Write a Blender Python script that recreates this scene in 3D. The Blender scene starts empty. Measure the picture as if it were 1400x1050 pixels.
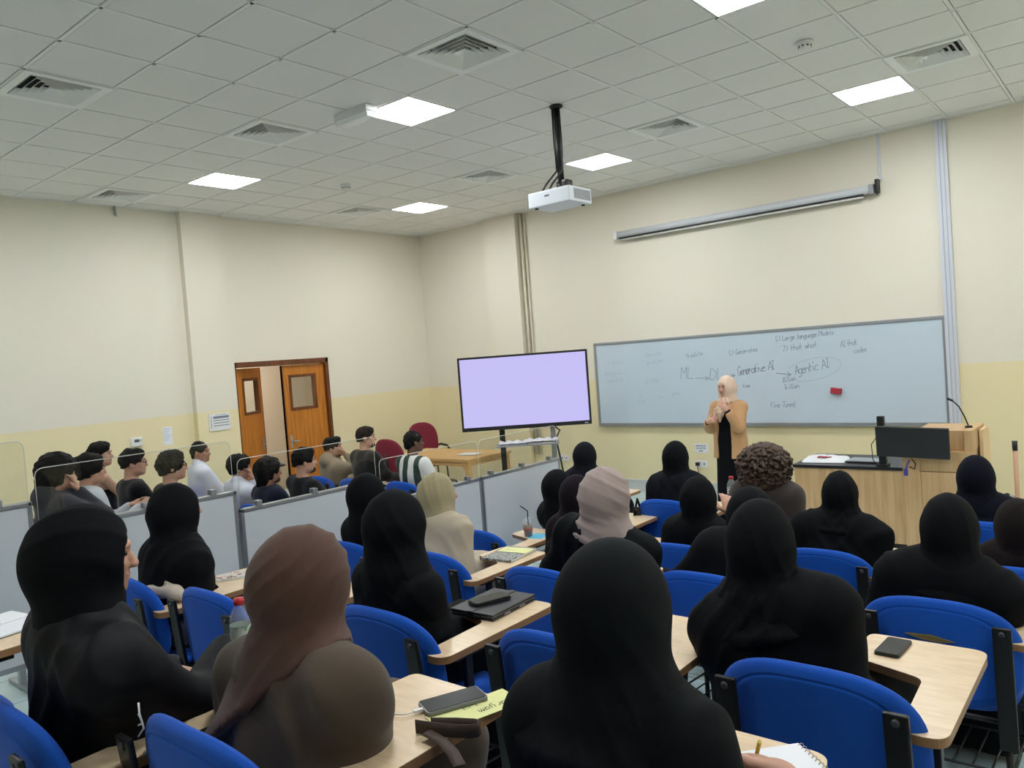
import bpy, bmesh, math, random
import numpy as np
from mathutils import Vector, Matrix

S = bpy.context.scene
COL = S.collection

# ------------------------------------------------------------------ camera
cam_data = bpy.data.cameras.new('camera')
cam_data.sensor_width = 36.0
cam_data.lens = 36.0 * 1063.0 / 1400.0
cam_data.clip_start = 0.05
cam = bpy.data.objects.new('camera', cam_data)
COL.objects.link(cam)
Rt = Vector((0.77016752, 0.63352127, -0.07411344))
Dn = Vector((-0.03411109, -0.07511908, -0.99659097))
Fw = Vector((-0.6369289, 0.77007008, -0.03624417))
M = Matrix((Rt, -Dn, -Fw)).transposed().to_4x4()
M.translation = Vector((9.70, -9.49, 2.05))
cam.matrix_world = M
S.camera = cam

# ------------------------------------------------------------------ world + exposure
w = bpy.data.worlds.new('world')
S.world = w
w.use_nodes = True
w.node_tree.nodes['Background'].inputs['Color'].default_value = (0.75, 0.85, 1.0, 1)
w.node_tree.nodes['Background'].inputs['Strength'].default_value = 0.3
S.view_settings.view_transform = 'Standard'
S.view_settings.look = 'None'
S.view_settings.gamma = 1.0
S.view_settings.use_curve_mapping = False
S.view_settings.exposure = 0.0
LAMP_STRENGTH = 40.0      # emission of each ceiling light panel

CEIL = 4.22
TIER = [0.0, 0.17, 0.32, 0.48, 0.64]
EDGE = [-5.58, -6.74, -7.98, -9.25]       # y of each step up towards the back
PI = math.pi

# ------------------------------------------------------------------ materials
def s2l(c):
    c = c / 255.0
    return c / 12.92 if c <= 0.04045 else ((c + 0.055) / 1.055) ** 2.4

def rgb(r, g, b):
    return (s2l(r), s2l(g), s2l(b), 1.0)

MATS = {}
def mat(name, col, rough=0.6, metal=0.0, spec=0.5, bump=0.0, bscale=200.0, var=0.0, vscale=3.0, sheen=0.0, coat=0.0):
    if name in MATS:
        return MATS[name]
    m = bpy.data.materials.new(name)
    m.use_nodes = True
    nt = m.node_tree
    b = nt.nodes['Principled BSDF']
    b.inputs['Base Color'].default_value = col
    b.inputs['Roughness'].default_value = rough
    b.inputs['Metallic'].default_value = metal
    b.inputs['Specular IOR Level'].default_value = spec
    if sheen:
        b.inputs['Sheen Weight'].default_value = sheen
        b.inputs['Sheen Roughness'].default_value = 0.5
    if coat:
        b.inputs['Coat Weight'].default_value = coat
    tc = nt.nodes.new('ShaderNodeTexCoord')
    if var:
        n = nt.nodes.new('ShaderNodeTexNoise')
        n.inputs['Scale'].default_value = vscale
        n.inputs['Detail'].default_value = 4
        nt.links.new(tc.outputs['Object'], n.inputs['Vector'])
        mx = nt.nodes.new('ShaderNodeMix'); mx.data_type = 'RGBA'
        a = tuple(c * (1 - var) for c in col[:3]) + (1,)
        c2 = tuple(min(1, c * (1 + var)) for c in col[:3]) + (1,)
        mx.inputs[6].default_value = a; mx.inputs[7].default_value = c2
        nt.links.new(n.outputs['Fac'], mx.inputs[0])
        nt.links.new(mx.outputs[2], b.inputs['Base Color'])
    if bump:
        n2 = nt.nodes.new('ShaderNodeTexNoise')
        n2.inputs['Scale'].default_value = bscale
        n2.inputs['Detail'].default_value = 2
        nt.links.new(tc.outputs['Object'], n2.inputs['Vector'])
        bp = nt.nodes.new('ShaderNodeBump')
        bp.inputs['Strength'].default_value = bump
        bp.inputs['Distance'].default_value = 0.002
        nt.links.new(n2.outputs['Fac'], bp.inputs['Height'])
        nt.links.new(bp.outputs['Normal'], b.inputs['Normal'])
    MATS[name] = m
    return m

def emit(name, col, st):
    m = bpy.data.materials.new(name); m.use_nodes = True
    nt = m.node_tree; nt.nodes.clear()
    o = nt.nodes.new('ShaderNodeOutputMaterial'); e = nt.nodes.new('ShaderNodeEmission')
    e.inputs['Color'].default_value = col; e.inputs['Strength'].default_value = st
    nt.links.new(e.outputs[0], o.inputs[0])
    return m

def node_wall():
    m = bpy.data.materials.new('wall_paint'); m.use_nodes = True
    nt = m.node_tree; b = nt.nodes['Principled BSDF']
    b.inputs['Roughness'].default_value = 0.55
    g = nt.nodes.new('ShaderNodeNewGeometry'); sx = nt.nodes.new('ShaderNodeSeparateXYZ')
    nt.links.new(g.outputs['Position'], sx.inputs[0])
    gt = nt.nodes.new('ShaderNodeMath'); gt.operation = 'GREATER_THAN'; gt.inputs[1].default_value = 1.61
    nt.links.new(sx.outputs['Z'], gt.inputs[0])
    n = nt.nodes.new('ShaderNodeTexNoise'); n.inputs['Scale'].default_value = 1.3; n.inputs['Detail'].default_value = 6
    nt.links.new(g.outputs['Position'], n.inputs['Vector'])
    mx = nt.nodes.new('ShaderNodeMix'); mx.data_type = 'RGBA'
    mx.inputs[6].default_value = rgb(236, 222, 180); mx.inputs[7].default_value = rgb(232, 226, 210)
    nt.links.new(gt.outputs[0], mx.inputs[0])
    m2 = nt.nodes.new('ShaderNodeMix'); m2.data_type = 'RGBA'; m2.blend_type = 'MULTIPLY'
    m2.inputs[0].default_value = 0.06
    nt.links.new(mx.outputs[2], m2.inputs[6]); nt.links.new(n.outputs['Color'], m2.inputs[7])
    nt.links.new(m2.outputs[2], b.inputs['Base Color'])
    n2 = nt.nodes.new('ShaderNodeTexNoise'); n2.inputs['Scale'].default_value = 90
    nt.links.new(g.outputs['Position'], n2.inputs['Vector'])
    bp = nt.nodes.new('ShaderNodeBump'); bp.inputs['Strength'].default_value = 0.08; bp.inputs['Distance'].default_value = 0.002
    nt.links.new(n2.outputs['Fac'], bp.inputs['Height']); nt.links.new(bp.outputs['Normal'], b.inputs['Normal'])
    return m

def node_floor():
    m = bpy.data.materials.new('floor_tiles'); m.use_nodes = True
    nt = m.node_tree; b = nt.nodes['Principled BSDF']
    b.inputs['Roughness'].default_value = 0.35
    g = nt.nodes.new('ShaderNodeNewGeometry')
    br = nt.nodes.new('ShaderNodeTexBrick'); br.offset = 0.0
    br.inputs['Scale'].default_value = 1.0
    br.inputs['Color1'].default_value = rgb(186, 206, 206); br.inputs['Color2'].default_value = rgb(178, 200, 202)
    br.inputs['Mortar'].default_value = rgb(95, 110, 112)
    br.inputs['Mortar Size'].default_value = 0.004
    br.inputs['Brick Width'].default_value = 0.4; br.inputs['Row Height'].default_value = 0.4
    nt.links.new(g.outputs['Position'], br.inputs['Vector'])
    nt.links.new(br.outputs['Color'], b.inputs['Base Color'])
    return m

def node_wood(name, c1, c2, scale=(9, 9, 0.7), rough=0.4, dist=3.0):
    m = bpy.data.materials.new(name); m.use_nodes = True
    nt = m.node_tree; b = nt.nodes['Principled BSDF']; b.inputs['Roughness'].default_value = rough
    tc = nt.nodes.new('ShaderNodeTexCoord'); mp = nt.nodes.new('ShaderNodeMapping')
    mp.inputs['Scale'].default_value = scale
    nt.links.new(tc.outputs['Object'], mp.inputs['Vector'])
    n = nt.nodes.new('ShaderNodeTexNoise'); n.inputs['Scale'].default_value = 3.0; n.inputs['Detail'].default_value = 8
    n.inputs['Distortion'].default_value = 0.6
    nt.links.new(mp.outputs[0], n.inputs['Vector'])
    cr = nt.nodes.new('ShaderNodeValToRGB')
    cr.color_ramp.elements[0].position = 0.35; cr.color_ramp.elements[0].color = c1
    cr.color_ramp.elements[1].position = 0.68; cr.color_ramp.elements[1].color = c2
    nt.links.new(n.outputs['Fac'], cr.inputs[0]); nt.links.new(cr.outputs[0], b.inputs['Base Color'])
    return m

def node_clear(name, tint=(1, 1, 1, 1), ior=1.45, rough=0.0):
    m = bpy.data.materials.new(name); m.use_nodes = True
    nt = m.node_tree; nt.nodes.clear()
    o = nt.nodes.new('ShaderNodeOutputMaterial')
    t = nt.nodes.new('ShaderNodeBsdfTransparent'); t.inputs[0].default_value = tint
    gl = nt.nodes.new('ShaderNodeBsdfGlossy'); gl.inputs['Roughness'].default_value = rough
    fr = nt.nodes.new('ShaderNodeFresnel'); fr.inputs[0].default_value = ior
    mx = nt.nodes.new('ShaderNodeMixShader')
    ge = nt.nodes.new('ShaderNodeNewGeometry'); iv = nt.nodes.new('ShaderNodeMath'); iv.operation = 'SUBTRACT'; iv.inputs[0].default_value = 1.0
    nt.links.new(ge.outputs['Backfacing'], iv.inputs[1])
    mf = nt.nodes.new('ShaderNodeMath'); mf.operation = 'MULTIPLY'     # only the outer faces mirror; inside faces just let light through
    nt.links.new(fr.outputs[0], mf.inputs[0]); nt.links.new(iv.outputs[0], mf.inputs[1])
    nt.links.new(mf.outputs[0], mx.inputs[0]); nt.links.new(t.outputs[0], mx.inputs[1]); nt.links.new(gl.outputs[0], mx.inputs[2])
    nt.links.new(mx.outputs[0], o.inputs[0])
    return m

def node_pattern(name, c1, c2, scale, kind='voronoi', thr=0.5, rough=0.5):
    """two colours split by a procedural pattern (marbled paper, prints, skin ink)"""
    m = bpy.data.materials.new(name); m.use_nodes = True
    nt = m.node_tree; b = nt.nodes['Principled BSDF']; b.inputs['Roughness'].default_value = rough
    tc = nt.nodes.new('ShaderNodeTexCoord')
    if kind == 'noise':
        n = nt.nodes.new('ShaderNodeTexNoise'); n.inputs['Detail'].default_value = 4; out = n.outputs['Fac']
    elif kind == 'wave':
        n = nt.nodes.new('ShaderNodeTexWave'); n.inputs['Distortion'].default_value = 6; out = n.outputs['Fac']
    else:
        n = nt.nodes.new('ShaderNodeTexVoronoi'); n.feature = 'DISTANCE_TO_EDGE'; out = n.outputs['Distance']
    n.inputs['Scale'].default_value = scale
    nt.links.new(tc.outputs['Object'], n.inputs['Vector'])
    gt = nt.nodes.new('ShaderNodeMath'); gt.operation = 'GREATER_THAN'; gt.inputs[1].default_value = thr
    nt.links.new(out, gt.inputs[0])
    mx = nt.nodes.new('ShaderNodeMix'); mx.data_type = 'RGBA'
    mx.inputs[6].default_value = c1; mx.inputs[7].default_value = c2
    nt.links.new(gt.outputs[0], mx.inputs[0]); nt.links.new(mx.outputs[2], b.inputs['Base Color'])
    return m

M_WALL = node_wall(); M_FLOOR = node_floor()
M_TILE = mat('ceiling_tile', rgb(238, 236, 233), 0.9, bump=0.25, bscale=350)
M_TBAR = mat('ceiling_bar', rgb(240, 239, 236), 0.5)
M_GAP = mat('ceiling_void', rgb(60, 58, 55), 0.9)
M_WHITE = mat('white_plastic', rgb(228, 228, 226), 0.4)
M_VENT = mat('vent_white', rgb(246, 246, 244), 0.5)
M_BLACKMETAL = mat('black_metal', rgb(22, 22, 24), 0.4, metal=0.2)
M_BLACKPL = mat('black_plastic', rgb(24, 25, 28), 0.45)
M_ALU = mat('aluminium', rgb(168, 172, 178), 0.35, metal=0.7)
M_GREYPL = mat('grey_plastic', rgb(150, 152, 156), 0.5)
M_TRUNK = mat('trunking_white', rgb(208, 212, 222), 0.4)
M_BLUE = mat('blue_chair_fabric', (0.0008, 0.082, 0.50, 1), 0.75, spec=0.3, bump=0.3, bscale=500, sheen=0.1, var=0.08, vscale=5)
M_MAROON = mat('maroon_fabric', rgb(120, 22, 44), 0.8, bump=0.3, bscale=400)
M_TABLET = node_wood('tablet_laminate', rgb(214, 188, 152), rgb(228, 204, 170), (3, 14, 3), 0.3)
M_TABLETEDGE = mat('tablet_edge', rgb(150, 112, 76), 0.5)
M_DOOR = node_wood('door_veneer', rgb(176, 104, 26), rgb(202, 128, 44), (10, 10, 0.8), 0.35)
M_DOORFRAME = node_wood('door_frame_wood', rgb(92, 50, 22), rgb(120, 68, 32), (10, 10, 1), 0.4)
M_DESK = node_wood('desk_oak', rgb(196, 158, 112), rgb(216, 182, 138), (7, 7, 0.5), 0.45)
M_DESKTOP = mat('desk_black_top', rgb(38, 37, 40), 0.3)
M_TABLEWOOD = node_wood('table_beech', rgb(206, 160, 100), rgb(220, 178, 120), (2, 9, 9), 0.35)
M_BOARD = mat('whiteboard_surface', rgb(196, 211, 224), 0.22, spec=0.5)
M_PANEL = mat('partition_board', rgb(208, 214, 222), 0.35)
M_ACRYL = node_clear('clear_acrylic', (0.955, 0.955, 0.95, 1), 1.42)
M_ACEDGE = mat('acrylic_edge', rgb(214, 214, 206), 0.2)
M_GLASS = node_clear('window_glass', (0.92, 0.95, 0.95, 1), 1.45)
M_CLEAR = node_clear('clear_plastic', (0.93, 0.96, 0.97, 1), 1.5, 0.08)
_nt = M_CLEAR.node_tree; _o = _nt.nodes['Material Output']; _l = _o.inputs[0].links[0].from_socket
_d = _nt.nodes.new('ShaderNodeBsdfDiffuse'); _d.inputs[0].default_value = (0.85, 0.88, 0.9, 1); _m = _nt.nodes.new('ShaderNodeMixShader'); _m.inputs[0].default_value = 0.16
_nt.links.new(_l, _m.inputs[1]); _nt.links.new(_d.outputs[0], _m.inputs[2]); _nt.links.new(_m.outputs[0], _o.inputs[0])
M_PAPER = mat('paper', rgb(232, 234, 240), 0.7)
M_YELLOW = mat('yellow_card', rgb(226, 228, 160), 0.7)
M_CYAN = mat('cyan_paper', rgb(90, 180, 215), 0.7)
M_INK = mat('ink', rgb(30, 30, 34), 0.6)
M_MARKER = mat('faded_marker', rgb(166, 180, 196), 0.6)
M_MARKERDK = mat('dark_marker', rgb(134, 146, 166), 0.6)
M_RED = mat('red_plastic', rgb(190, 40, 50), 0.4)
M_ERASER = mat('eraser_red', rgb(150, 30, 50), 0.7)
M_PHONE = mat('phone_glass', rgb(38, 40, 46), 0.12, spec=0.6)
M_PHONECASE = mat('phone_case', rgb(120, 124, 126), 0.3)
M_LEATHER = mat('black_leather', rgb(30, 32, 36), 0.45, bump=0.3, bscale=250)
M_STRAP = mat('brown_strap', rgb(72, 56, 48), 0.7)
M_CANVAS = mat('cream_canvas', rgb(196, 184, 170), 0.85, bump=0.4, bscale=300)
M_MARBLE = node_pattern('marbled_cover', rgb(60, 64, 62), rgb(170, 174, 166), 55, 'voronoi', 0.08)
M_FLORAL = node_pattern('floral_print', rgb(70, 72, 74), rgb(170, 120, 122), 22, 'noise', 0.6)
M_PRINT = node_pattern('printed_cover', rgb(210, 198, 190), rgb(130, 90, 80), 40, 'noise', 0.58)
M_COFFEE = mat('iced_coffee', rgb(142, 112, 82), 0.3)
M_LIGHT = emit('lamp_panel', (0.96, 0.985, 1.0, 1), LAMP_STRENGTH)
M_SCREEN = emit('screen_glow', rgb(206, 200, 255), 0.92)
M_SKIN = mat('skin', rgb(196, 150, 128), 0.5, var=0.08, vscale=20)
M_SKIN2 = mat('skin_tan', rgb(168, 120, 96), 0.5, var=0.08, vscale=20)
M_SKIN3 = mat('skin_brown', rgb(96, 64, 50), 0.5, var=0.08, vscale=20)
M_HAIR = mat('hair_black', rgb(12, 10, 10), 0.7, spec=0.2, bump=0.8, bscale=160)
M_HAIRBR = mat('hair_brown', rgb(36, 26, 21), 0.7, spec=0.2, bump=0.8, bscale=160)
M_STUBBLE = mat('beard_hair', rgb(52, 40, 35), 0.6, bump=0.8, bscale=300)
M_CURL = mat('hair_curly', rgb(66, 48, 36), 0.6, bump=1.0, bscale=120, var=0.5, vscale=14)
M_EYE = mat('eye', rgb(40, 30, 28), 0.15)
M_LIP = mat('lip', rgb(160, 90, 86), 0.45)
M_GLASSES = mat('spectacle_frame', rgb(70, 22, 24), 0.3)

def fab(name, r, g, b, rough=0.85, sheen=0.15):
    return mat(name, rgb(r, g, b), rough, spec=0.25 if r + g + b > 130 else 0.12, bump=0.25, bscale=350, sheen=sheen)
F_BLACK = fab('black_cloth', 9, 11, 15, 0.8, 0.0)
F_BLACK2 = fab('black_satin_cloth', 16, 17, 22, 0.55, 0.0)
F_TEALBLACK = fab('black_teal_cloth', 9, 14, 18, 0.75, 0.0)
F_BROWNH = fab('brown_scarf', 84, 60, 52)
F_BROWND = fab('olive_brown_cloth', 78, 66, 55)
F_MAUVE = fab('mauve_scarf', 158, 142, 138)
F_OLIVE = fab('olive_beige_scarf', 158, 147, 116)
F_BEIGE = fab('beige_coat', 178, 166, 146)
F_PURPLE = fab('dark_purple_cloth', 24, 17, 26, 0.85, 0.02)
F_DKBROWN = fab('dark_brown_cloth', 26, 20, 21, 0.85, 0.02)
F_GREY = fab('charcoal_cloth', 62, 56, 54)
F_NAVY = fab('navy_cloth', 11, 14, 27, 0.8, 0.0)
F_SLATE = fab('slate_black_cloth', 17, 20, 27, 0.8, 0.0)
F_CAMEL = fab('camel_blazer', 196, 154, 112)
F_SCARF = node_pattern('patterned_scarf', rgb(218, 190, 168), rgb(190, 152, 126), 28, 'noise', 0.56, 0.85)
F_SCARFP = fab('pink_beige_scarf', 220, 194, 176)
F_WSHIRT = fab('white_shirt', 216, 220, 234)
F_LGREY = fab('light_grey_shirt', 190, 196, 204)
F_DGREY = fab('dark_grey_hoodie', 52, 52, 56)
F_BTEE = fab('black_tee', 20, 20, 24)
F_NAVYJ = fab('navy_jacket', 24, 28, 50)
F_HOOD = fab('taupe_hoodie', 140, 126, 106)
F_BSWEAT = fab('black_sweater', 32, 31, 32)
F_TROUS = fab('dark_trousers', 30, 31, 36)
F_CAP = fab('dark_cap', 42, 38, 36)
M_SHOE = mat('shoe_black', rgb(20, 20, 22), 0.5)

def node_stripes():
    m = bpy.data.materials.new('striped_jersey'); m.use_nodes = True
    nt = m.node_tree; b = nt.nodes['Principled BSDF']; b.inputs['Roughness'].default_value = 0.75
    tc = nt.nodes.new('ShaderNodeTexCoord'); sx = nt.nodes.new('ShaderNodeSeparateXYZ')
    nt.links.new(tc.outputs['Object'], sx.inputs[0])
    mu = nt.nodes.new('ShaderNodeMath'); mu.operation = 'MULTIPLY_ADD'; mu.inputs[1].default_value = 6.0; mu.inputs[2].default_value = 50.32
    nt.links.new(sx.outputs['X'], mu.inputs[0])
    fr = nt.nodes.new('ShaderNodeMath'); fr.operation = 'FRACT'; nt.links.new(mu.outputs[0], fr.inputs[0])
    gt = nt.nodes.new('ShaderNodeMath'); gt.operation = 'GREATER_THAN'; gt.inputs[1].default_value = 0.5
    nt.links.new(fr.outputs[0], gt.inputs[0])
    mx = nt.nodes.new('ShaderNodeMix'); mx.data_type = 'RGBA'
    mx.inputs[6].default_value = rgb(36, 62, 56); mx.inputs[7].default_value = rgb(226, 228, 226)
    nt.links.new(gt.outputs[0], mx.inputs[0]); nt.links.new(mx.outputs[2], b.inputs['Base Color'])
    return m
F_STRIPE = node_stripes()

def node_tattoo():
    m = bpy.data.materials.new('skin_tattooed'); m.use_nodes = True
    nt = m.node_tree; b = nt.nodes['Principled BSDF']; b.inputs['Roughness'].default_value = 0.5
    tc = nt.nodes.new('ShaderNodeTexCoord')
    d = nt.nodes.new('ShaderNodeVectorMath'); d.operation = 'DISTANCE'; d.inputs[1].default_value = (-0.02, -0.16, 1.02)
    nt.links.new(tc.outputs['Object'], d.inputs[0])
    lt = nt.nodes.new('ShaderNodeMath'); lt.operation = 'LESS_THAN'; lt.inputs[1].default_value = 0.12
    nt.links.new(d.outputs['Value'], lt.inputs[0])
    n = nt.nodes.new('ShaderNodeTexNoise'); n.inputs['Scale'].default_value = 38; n.inputs['Detail'].default_value = 3
    nt.links.new(tc.outputs['Object'], n.inputs['Vector'])
    gt = nt.nodes.new('ShaderNodeMath'); gt.operation = 'GREATER_THAN'; gt.inputs[1].default_value = 0.5
    nt.links.new(n.outputs['Fac'], gt.inputs[0])
    mu = nt.nodes.new('ShaderNodeMath'); mu.operation = 'MULTIPLY'
    nt.links.new(lt.outputs[0], mu.inputs[0]); nt.links.new(gt.outputs[0], mu.inputs[1])
    mx = nt.nodes.new('ShaderNodeMix'); mx.data_type = 'RGBA'
    mx.inputs[6].default_value = rgb(192, 152, 130); mx.inputs[7].default_value = rgb(70, 58, 58)
    nt.links.new(mu.outputs[0], mx.inputs[0]); nt.links.new(mx.outputs[2], b.inputs['Base Color'])
    return m
M_TATTOO = node_tattoo()

# ------------------------------------------------------------------ object helpers
def tag(o, label=None, cat=None, group=None, kind=None):
    if label: o['label'] = label
    if cat: o['category'] = cat
    if group: o['group'] = group
    if kind: o['kind'] = kind
    return o

def thing(name, label, cat, loc=(0, 0, 0), rz=0.0, group=None):
    o = bpy.data.objects.new(name, None); COL.objects.link(o)
    o.location = loc; o.rotation_euler = (0, 0, rz); o.empty_display_size = 0.1
    return tag(o, label, cat, group)

def link_mesh(name, me, m, parent=None, loc=None):
    o = bpy.data.objects.new(name, me); COL.objects.link(o)
    if m is not None and not me.materials:
        for x in (m if isinstance(m, (list, tuple)) else [m]): me.materials.append(x)
    if parent: o.parent = parent
    if loc: o.location = loc
    return o

class MB:
    """collects boxes, tubes, prisms, lathes and quads into one mesh"""
    def __init__(s): s.v = []; s.f = []; s.mi = []; s.cur = 0; s.sm = []
    def add(s, vs, fs, smooth=False):
        n = len(s.v); s.v += [tuple(v) for v in vs]
        for f in fs: s.f.append(tuple(i + n for i in f)); s.mi.append(s.cur); s.sm.append(smooth)
        return s
    def box(s, lo, hi, rot=None, piv=None):
        x0, y0, z0 = lo; x1, y1, z1 = hi
        vs = [Vector(p) for p in ((x0,y0,z0),(x1,y0,z0),(x1,y1,z0),(x0,y1,z0),(x0,y0,z1),(x1,y0,z1),(x1,y1,z1),(x0,y1,z1))]
        if rot is not None:
            c = Vector(piv) if piv is not None else (Vector(lo) + Vector(hi)) / 2
            vs = [c + rot @ (v - c) for v in vs]
        return s.add(vs, [(3,2,1,0),(4,5,6,7),(0,1,5,4),(1,2,6,5),(2,3,7,6),(3,0,4,7)])
    def rbox(s, lo, hi, r=0.005, rot=None, piv=None):
        """box with chamfered edges"""
        lo = Vector(lo); hi = Vector(hi)
        bm = bmesh.new(); bmesh.ops.create_cube(bm, size=1.0)
        for v in bm.verts:
            v.co = Vector(((lo[i] + hi[i]) / 2 + v.co[i] * (hi[i] - lo[i])) for i in range(3))
        r = min(r, 0.45 * min(abs(hi[i] - lo[i]) for i in range(3)))
        bmesh.ops.bevel(bm, geom=bm.edges[:], offset=r, segments=2, affect='EDGES', profile=0.7)
        bm.verts.index_update()
        vs = [v.co.copy() for v in bm.verts]
        if rot is not None:
            c = Vector(piv) if piv is not None else (lo + hi) / 2
            vs = [c + rot @ (v - c) for v in vs]
        s.add(vs, [[v.index for v in f.verts] for f in bm.faces]); bm.free()
        return s
    def tube(s, pts, r, n=8, closed=False, cap=True):
        pts = [Vector(p) for p in pts]; N = len(pts)
        rs = r if isinstance(r, (list, tuple)) else [r] * N
        base = len(s.v); up = None
        for i, p in enumerate(pts):
            if closed: t = pts[(i + 1) % N] - pts[i - 1]
            else: t = pts[min(i + 1, N - 1)] - pts[max(i - 1, 0)]
            t.normalize()
            if up is None:
                up = Vector((0, 0, 1)) if abs(t.z) < 0.9 else Vector((1, 0, 0))
            a = (up - t * up.dot(t)).normalized(); b = t.cross(a); up = a
            for k in range(n):
                q = 2 * PI * k / n
                s.v.append(tuple(p + (a * math.cos(q) + b * math.sin(q)) * rs[i]))
        for i in range(N if closed else N - 1):
            j = (i + 1) % N
            for k in range(n):
                k2 = (k + 1) % n
                s.f.append((base + i*n + k, base + i*n + k2, base + j*n + k2, base + j*n + k)); s.mi.append(s.cur); s.sm.append(True)
        if cap and not closed:
            s.f.append(tuple(base + k for k in reversed(range(n)))); s.mi.append(s.cur); s.sm.append(False)
            s.f.append(tuple(base + (N-1)*n + k for k in range(n))); s.mi.append(s.cur); s.sm.append(False)
        return s
    def prism(s, poly, z0, z1, axis='z'):
        def P(a, b, c): return (a, b, c) if axis == 'z' else (a, c, b) if axis == 'y' else (c, a, b)
        n = len(poly)
        vs = [P(a, b, z0) for a, b in poly] + [P(a, b, z1) for a, b in poly]
        fs = [tuple(reversed(range(n))), tuple(range(n, 2*n))] + [(i, (i+1) % n, n + (i+1) % n, n + i) for i in range(n)]
        return s.add(vs, fs)
    def lathe(s, prof, c=(0, 0, 0), n=24):
        base = len(s.v)
        for r, z in prof:
            for k in range(n):
                q = 2*PI*k/n; s.v.append((c[0] + r*math.cos(q), c[1] + r*math.sin(q), c[2] + z))
        for i in range(len(prof) - 1):
            for k in range(n):
                k2 = (k+1) % n
                s.f.append((base+i*n+k, base+i*n+k2, base+(i+1)*n+k2, base+(i+1)*n+k)); s.mi.append(s.cur); s.sm.append(True)
        return s
    def ribbon(s, pts, wdt, up=Vector((0, 0, 1))):
        """flat stroke of a pen along pts, lying across `up`"""
        for a, b in zip(pts[:-1], pts[1:]):
            a = Vector(a); b = Vector(b); t = b - a
            if t.length < 1e-6: continue
            t.normalize(); sd = t.cross(up) * wdt / 2
            a2 = a - t * wdt * 0.3; b2 = b + t * wdt * 0.3
            s.add([a2 - sd, a2 + sd, b2 + sd, b2 - sd], [(0, 1, 2, 3)])
        return s
    def build(s, name, m, parent=None, loc=None, fix=True):
        me = bpy.data.meshes.new(name)
        me.from_pydata(s.v, [], s.f)
        for x in (m if isinstance(m, (list, tuple)) else [m]): me.materials.append(x)
        me.polygons.foreach_set('material_index', s.mi)
        me.polygons.foreach_set('use_smooth', s.sm)
        if fix:
            bm = bmesh.new(); bm.from_mesh(me)
            bmesh.ops.recalc_face_normals(bm, faces=bm.faces); bm.to_mesh(me); bm.free()
        me.update()
        return link_mesh(name, me, None, parent, loc)

def rpoly(pts, rads, seg=5):
    """polygon with rounded corners"""
    out = []; n = len(pts)
    for i in range(n):
        p = Vector(pts[i]).to_2d() if len(pts[i]) > 2 else Vector(pts[i])
        a = Vector(pts[i-1]) - p; b = Vector(pts[(i+1) % n]) - p
        r = rads[i] if isinstance(rads, (list, tuple)) else rads
        if r <= 0: out.append(tuple(p)); continue
        ang = a.angle(b); d = min(r / math.tan(ang/2), a.length*0.49, b.length*0.49)
        p1 = p + a.normalized()*d; p2 = p + b.normalized()*d
        for k in range(seg + 1):
            t = k/seg
            out.append(tuple(p1*(1-t)**2 + p*2*t*(1-t) + p2*t*t))
    return out

def RX(a): return Matrix.Rotation(a, 3, 'X')
def RY(a): return Matrix.Rotation(a, 3, 'Y')
def RZ(a): return Matrix.Rotation(a, 3, 'Z')

# ------------------------------------------------------------------ handwriting (stroke letters on a 4 x 8 grid, baseline y=2)
GLY = {'a':'3515040312223335 3532','b':'08022233342505','c':'3515040312 1232','d':'351504031232 3832','e':'043435150403121232','f':'38281712 0535',
 'g':'351504031232 35312000','h':'0802 0415253432','i':'1512 1718','k':'0802 350432','l':'181322','m':'0502 04152422 24354442','n':'0502 0415253432',
 'o':'151403122233342515','p':'0500 0525343322 2202','q':'351504031232 3530','r':'0502 041525','s':'3515043322 2202','t':'181322 0535','u':'0503122233 3532','v':'052245','w':'0512253245',
 'x':'0532 3502','y':'0503122232 35312000','z':'05350232','A':'022842 1434','B':'0208283726 05253433 33220202 0525','C':'37281806041222 2233','D':'020828464422 2202','G':'372818060412 1232442424',
 'I':'1838 2822 1232','J':'1838 28231203','L':'080242','M':'0208254842','P':'0208283736 362505','T':'0848 2822','R':'020828373625 0525 2542','F':'020838 0525','O':'180604122234363828 2818',
 '1':'172822','2':'0728371202 0232','5':'380805243322 2202','7':'084812',')':'18362412','?':'0728372514','.':'1213'}
def write(mb, text, org, ux, uy, h, wdt, jit=0.0, adv=4.6, seed=1):
    """ux, uy: unit vectors along the line and up the page; h: height of a capital"""
    rnd = random.Random(seed); x = 0.0; k = h / 6.0; up = Vector(ux).cross(Vector(uy))
    for ch in text:
        if ch == ' ': x += 3.2; continue
        for st in GLY.get(ch, '').split():
            pts = []
            for i in range(0, len(st) - 1, 2):
                gx, gy = int(st[i]), int(st[i+1]) - 2
                pts.append(Vector(org) + Vector(ux)*((x + gx + 0.15*gy + rnd.uniform(-jit, jit))*k*0.8) + Vector(uy)*((gy + rnd.uniform(-jit, jit))*k))
            mb.ribbon(pts, wdt, up)
        x += adv if ch not in 'il1I.' else adv*0.7
    return x*k*0.8

# ================================================================== ROOM
RX1 = 12.0; RY0 = -12.6
def struct(name, mb, m, parent=None):
    o = mb.build(name, m, parent)
    if parent is None: o['kind'] = 'structure'
    return o

b = MB()
ys = [0.0] + EDGE + [RY0]
for i in range(5):
    b.box((-0.0, ys[i+1], -0.2), (RX1, ys[i], TIER[i]))
struct('floor', b, M_FLOOR)

# front wall with its pilaster
b = MB(); b.box((-0.2, 0, -0.2), (RX1 + 0.2, 0.2, CEIL + 0.3))
struct('wall_front', b, M_WALL)
b = MB(); b.box((1.57, -0.10, 0), (2.215, 0, CEIL + 0.02)); struct('trim_1', b, M_WALL)
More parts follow.
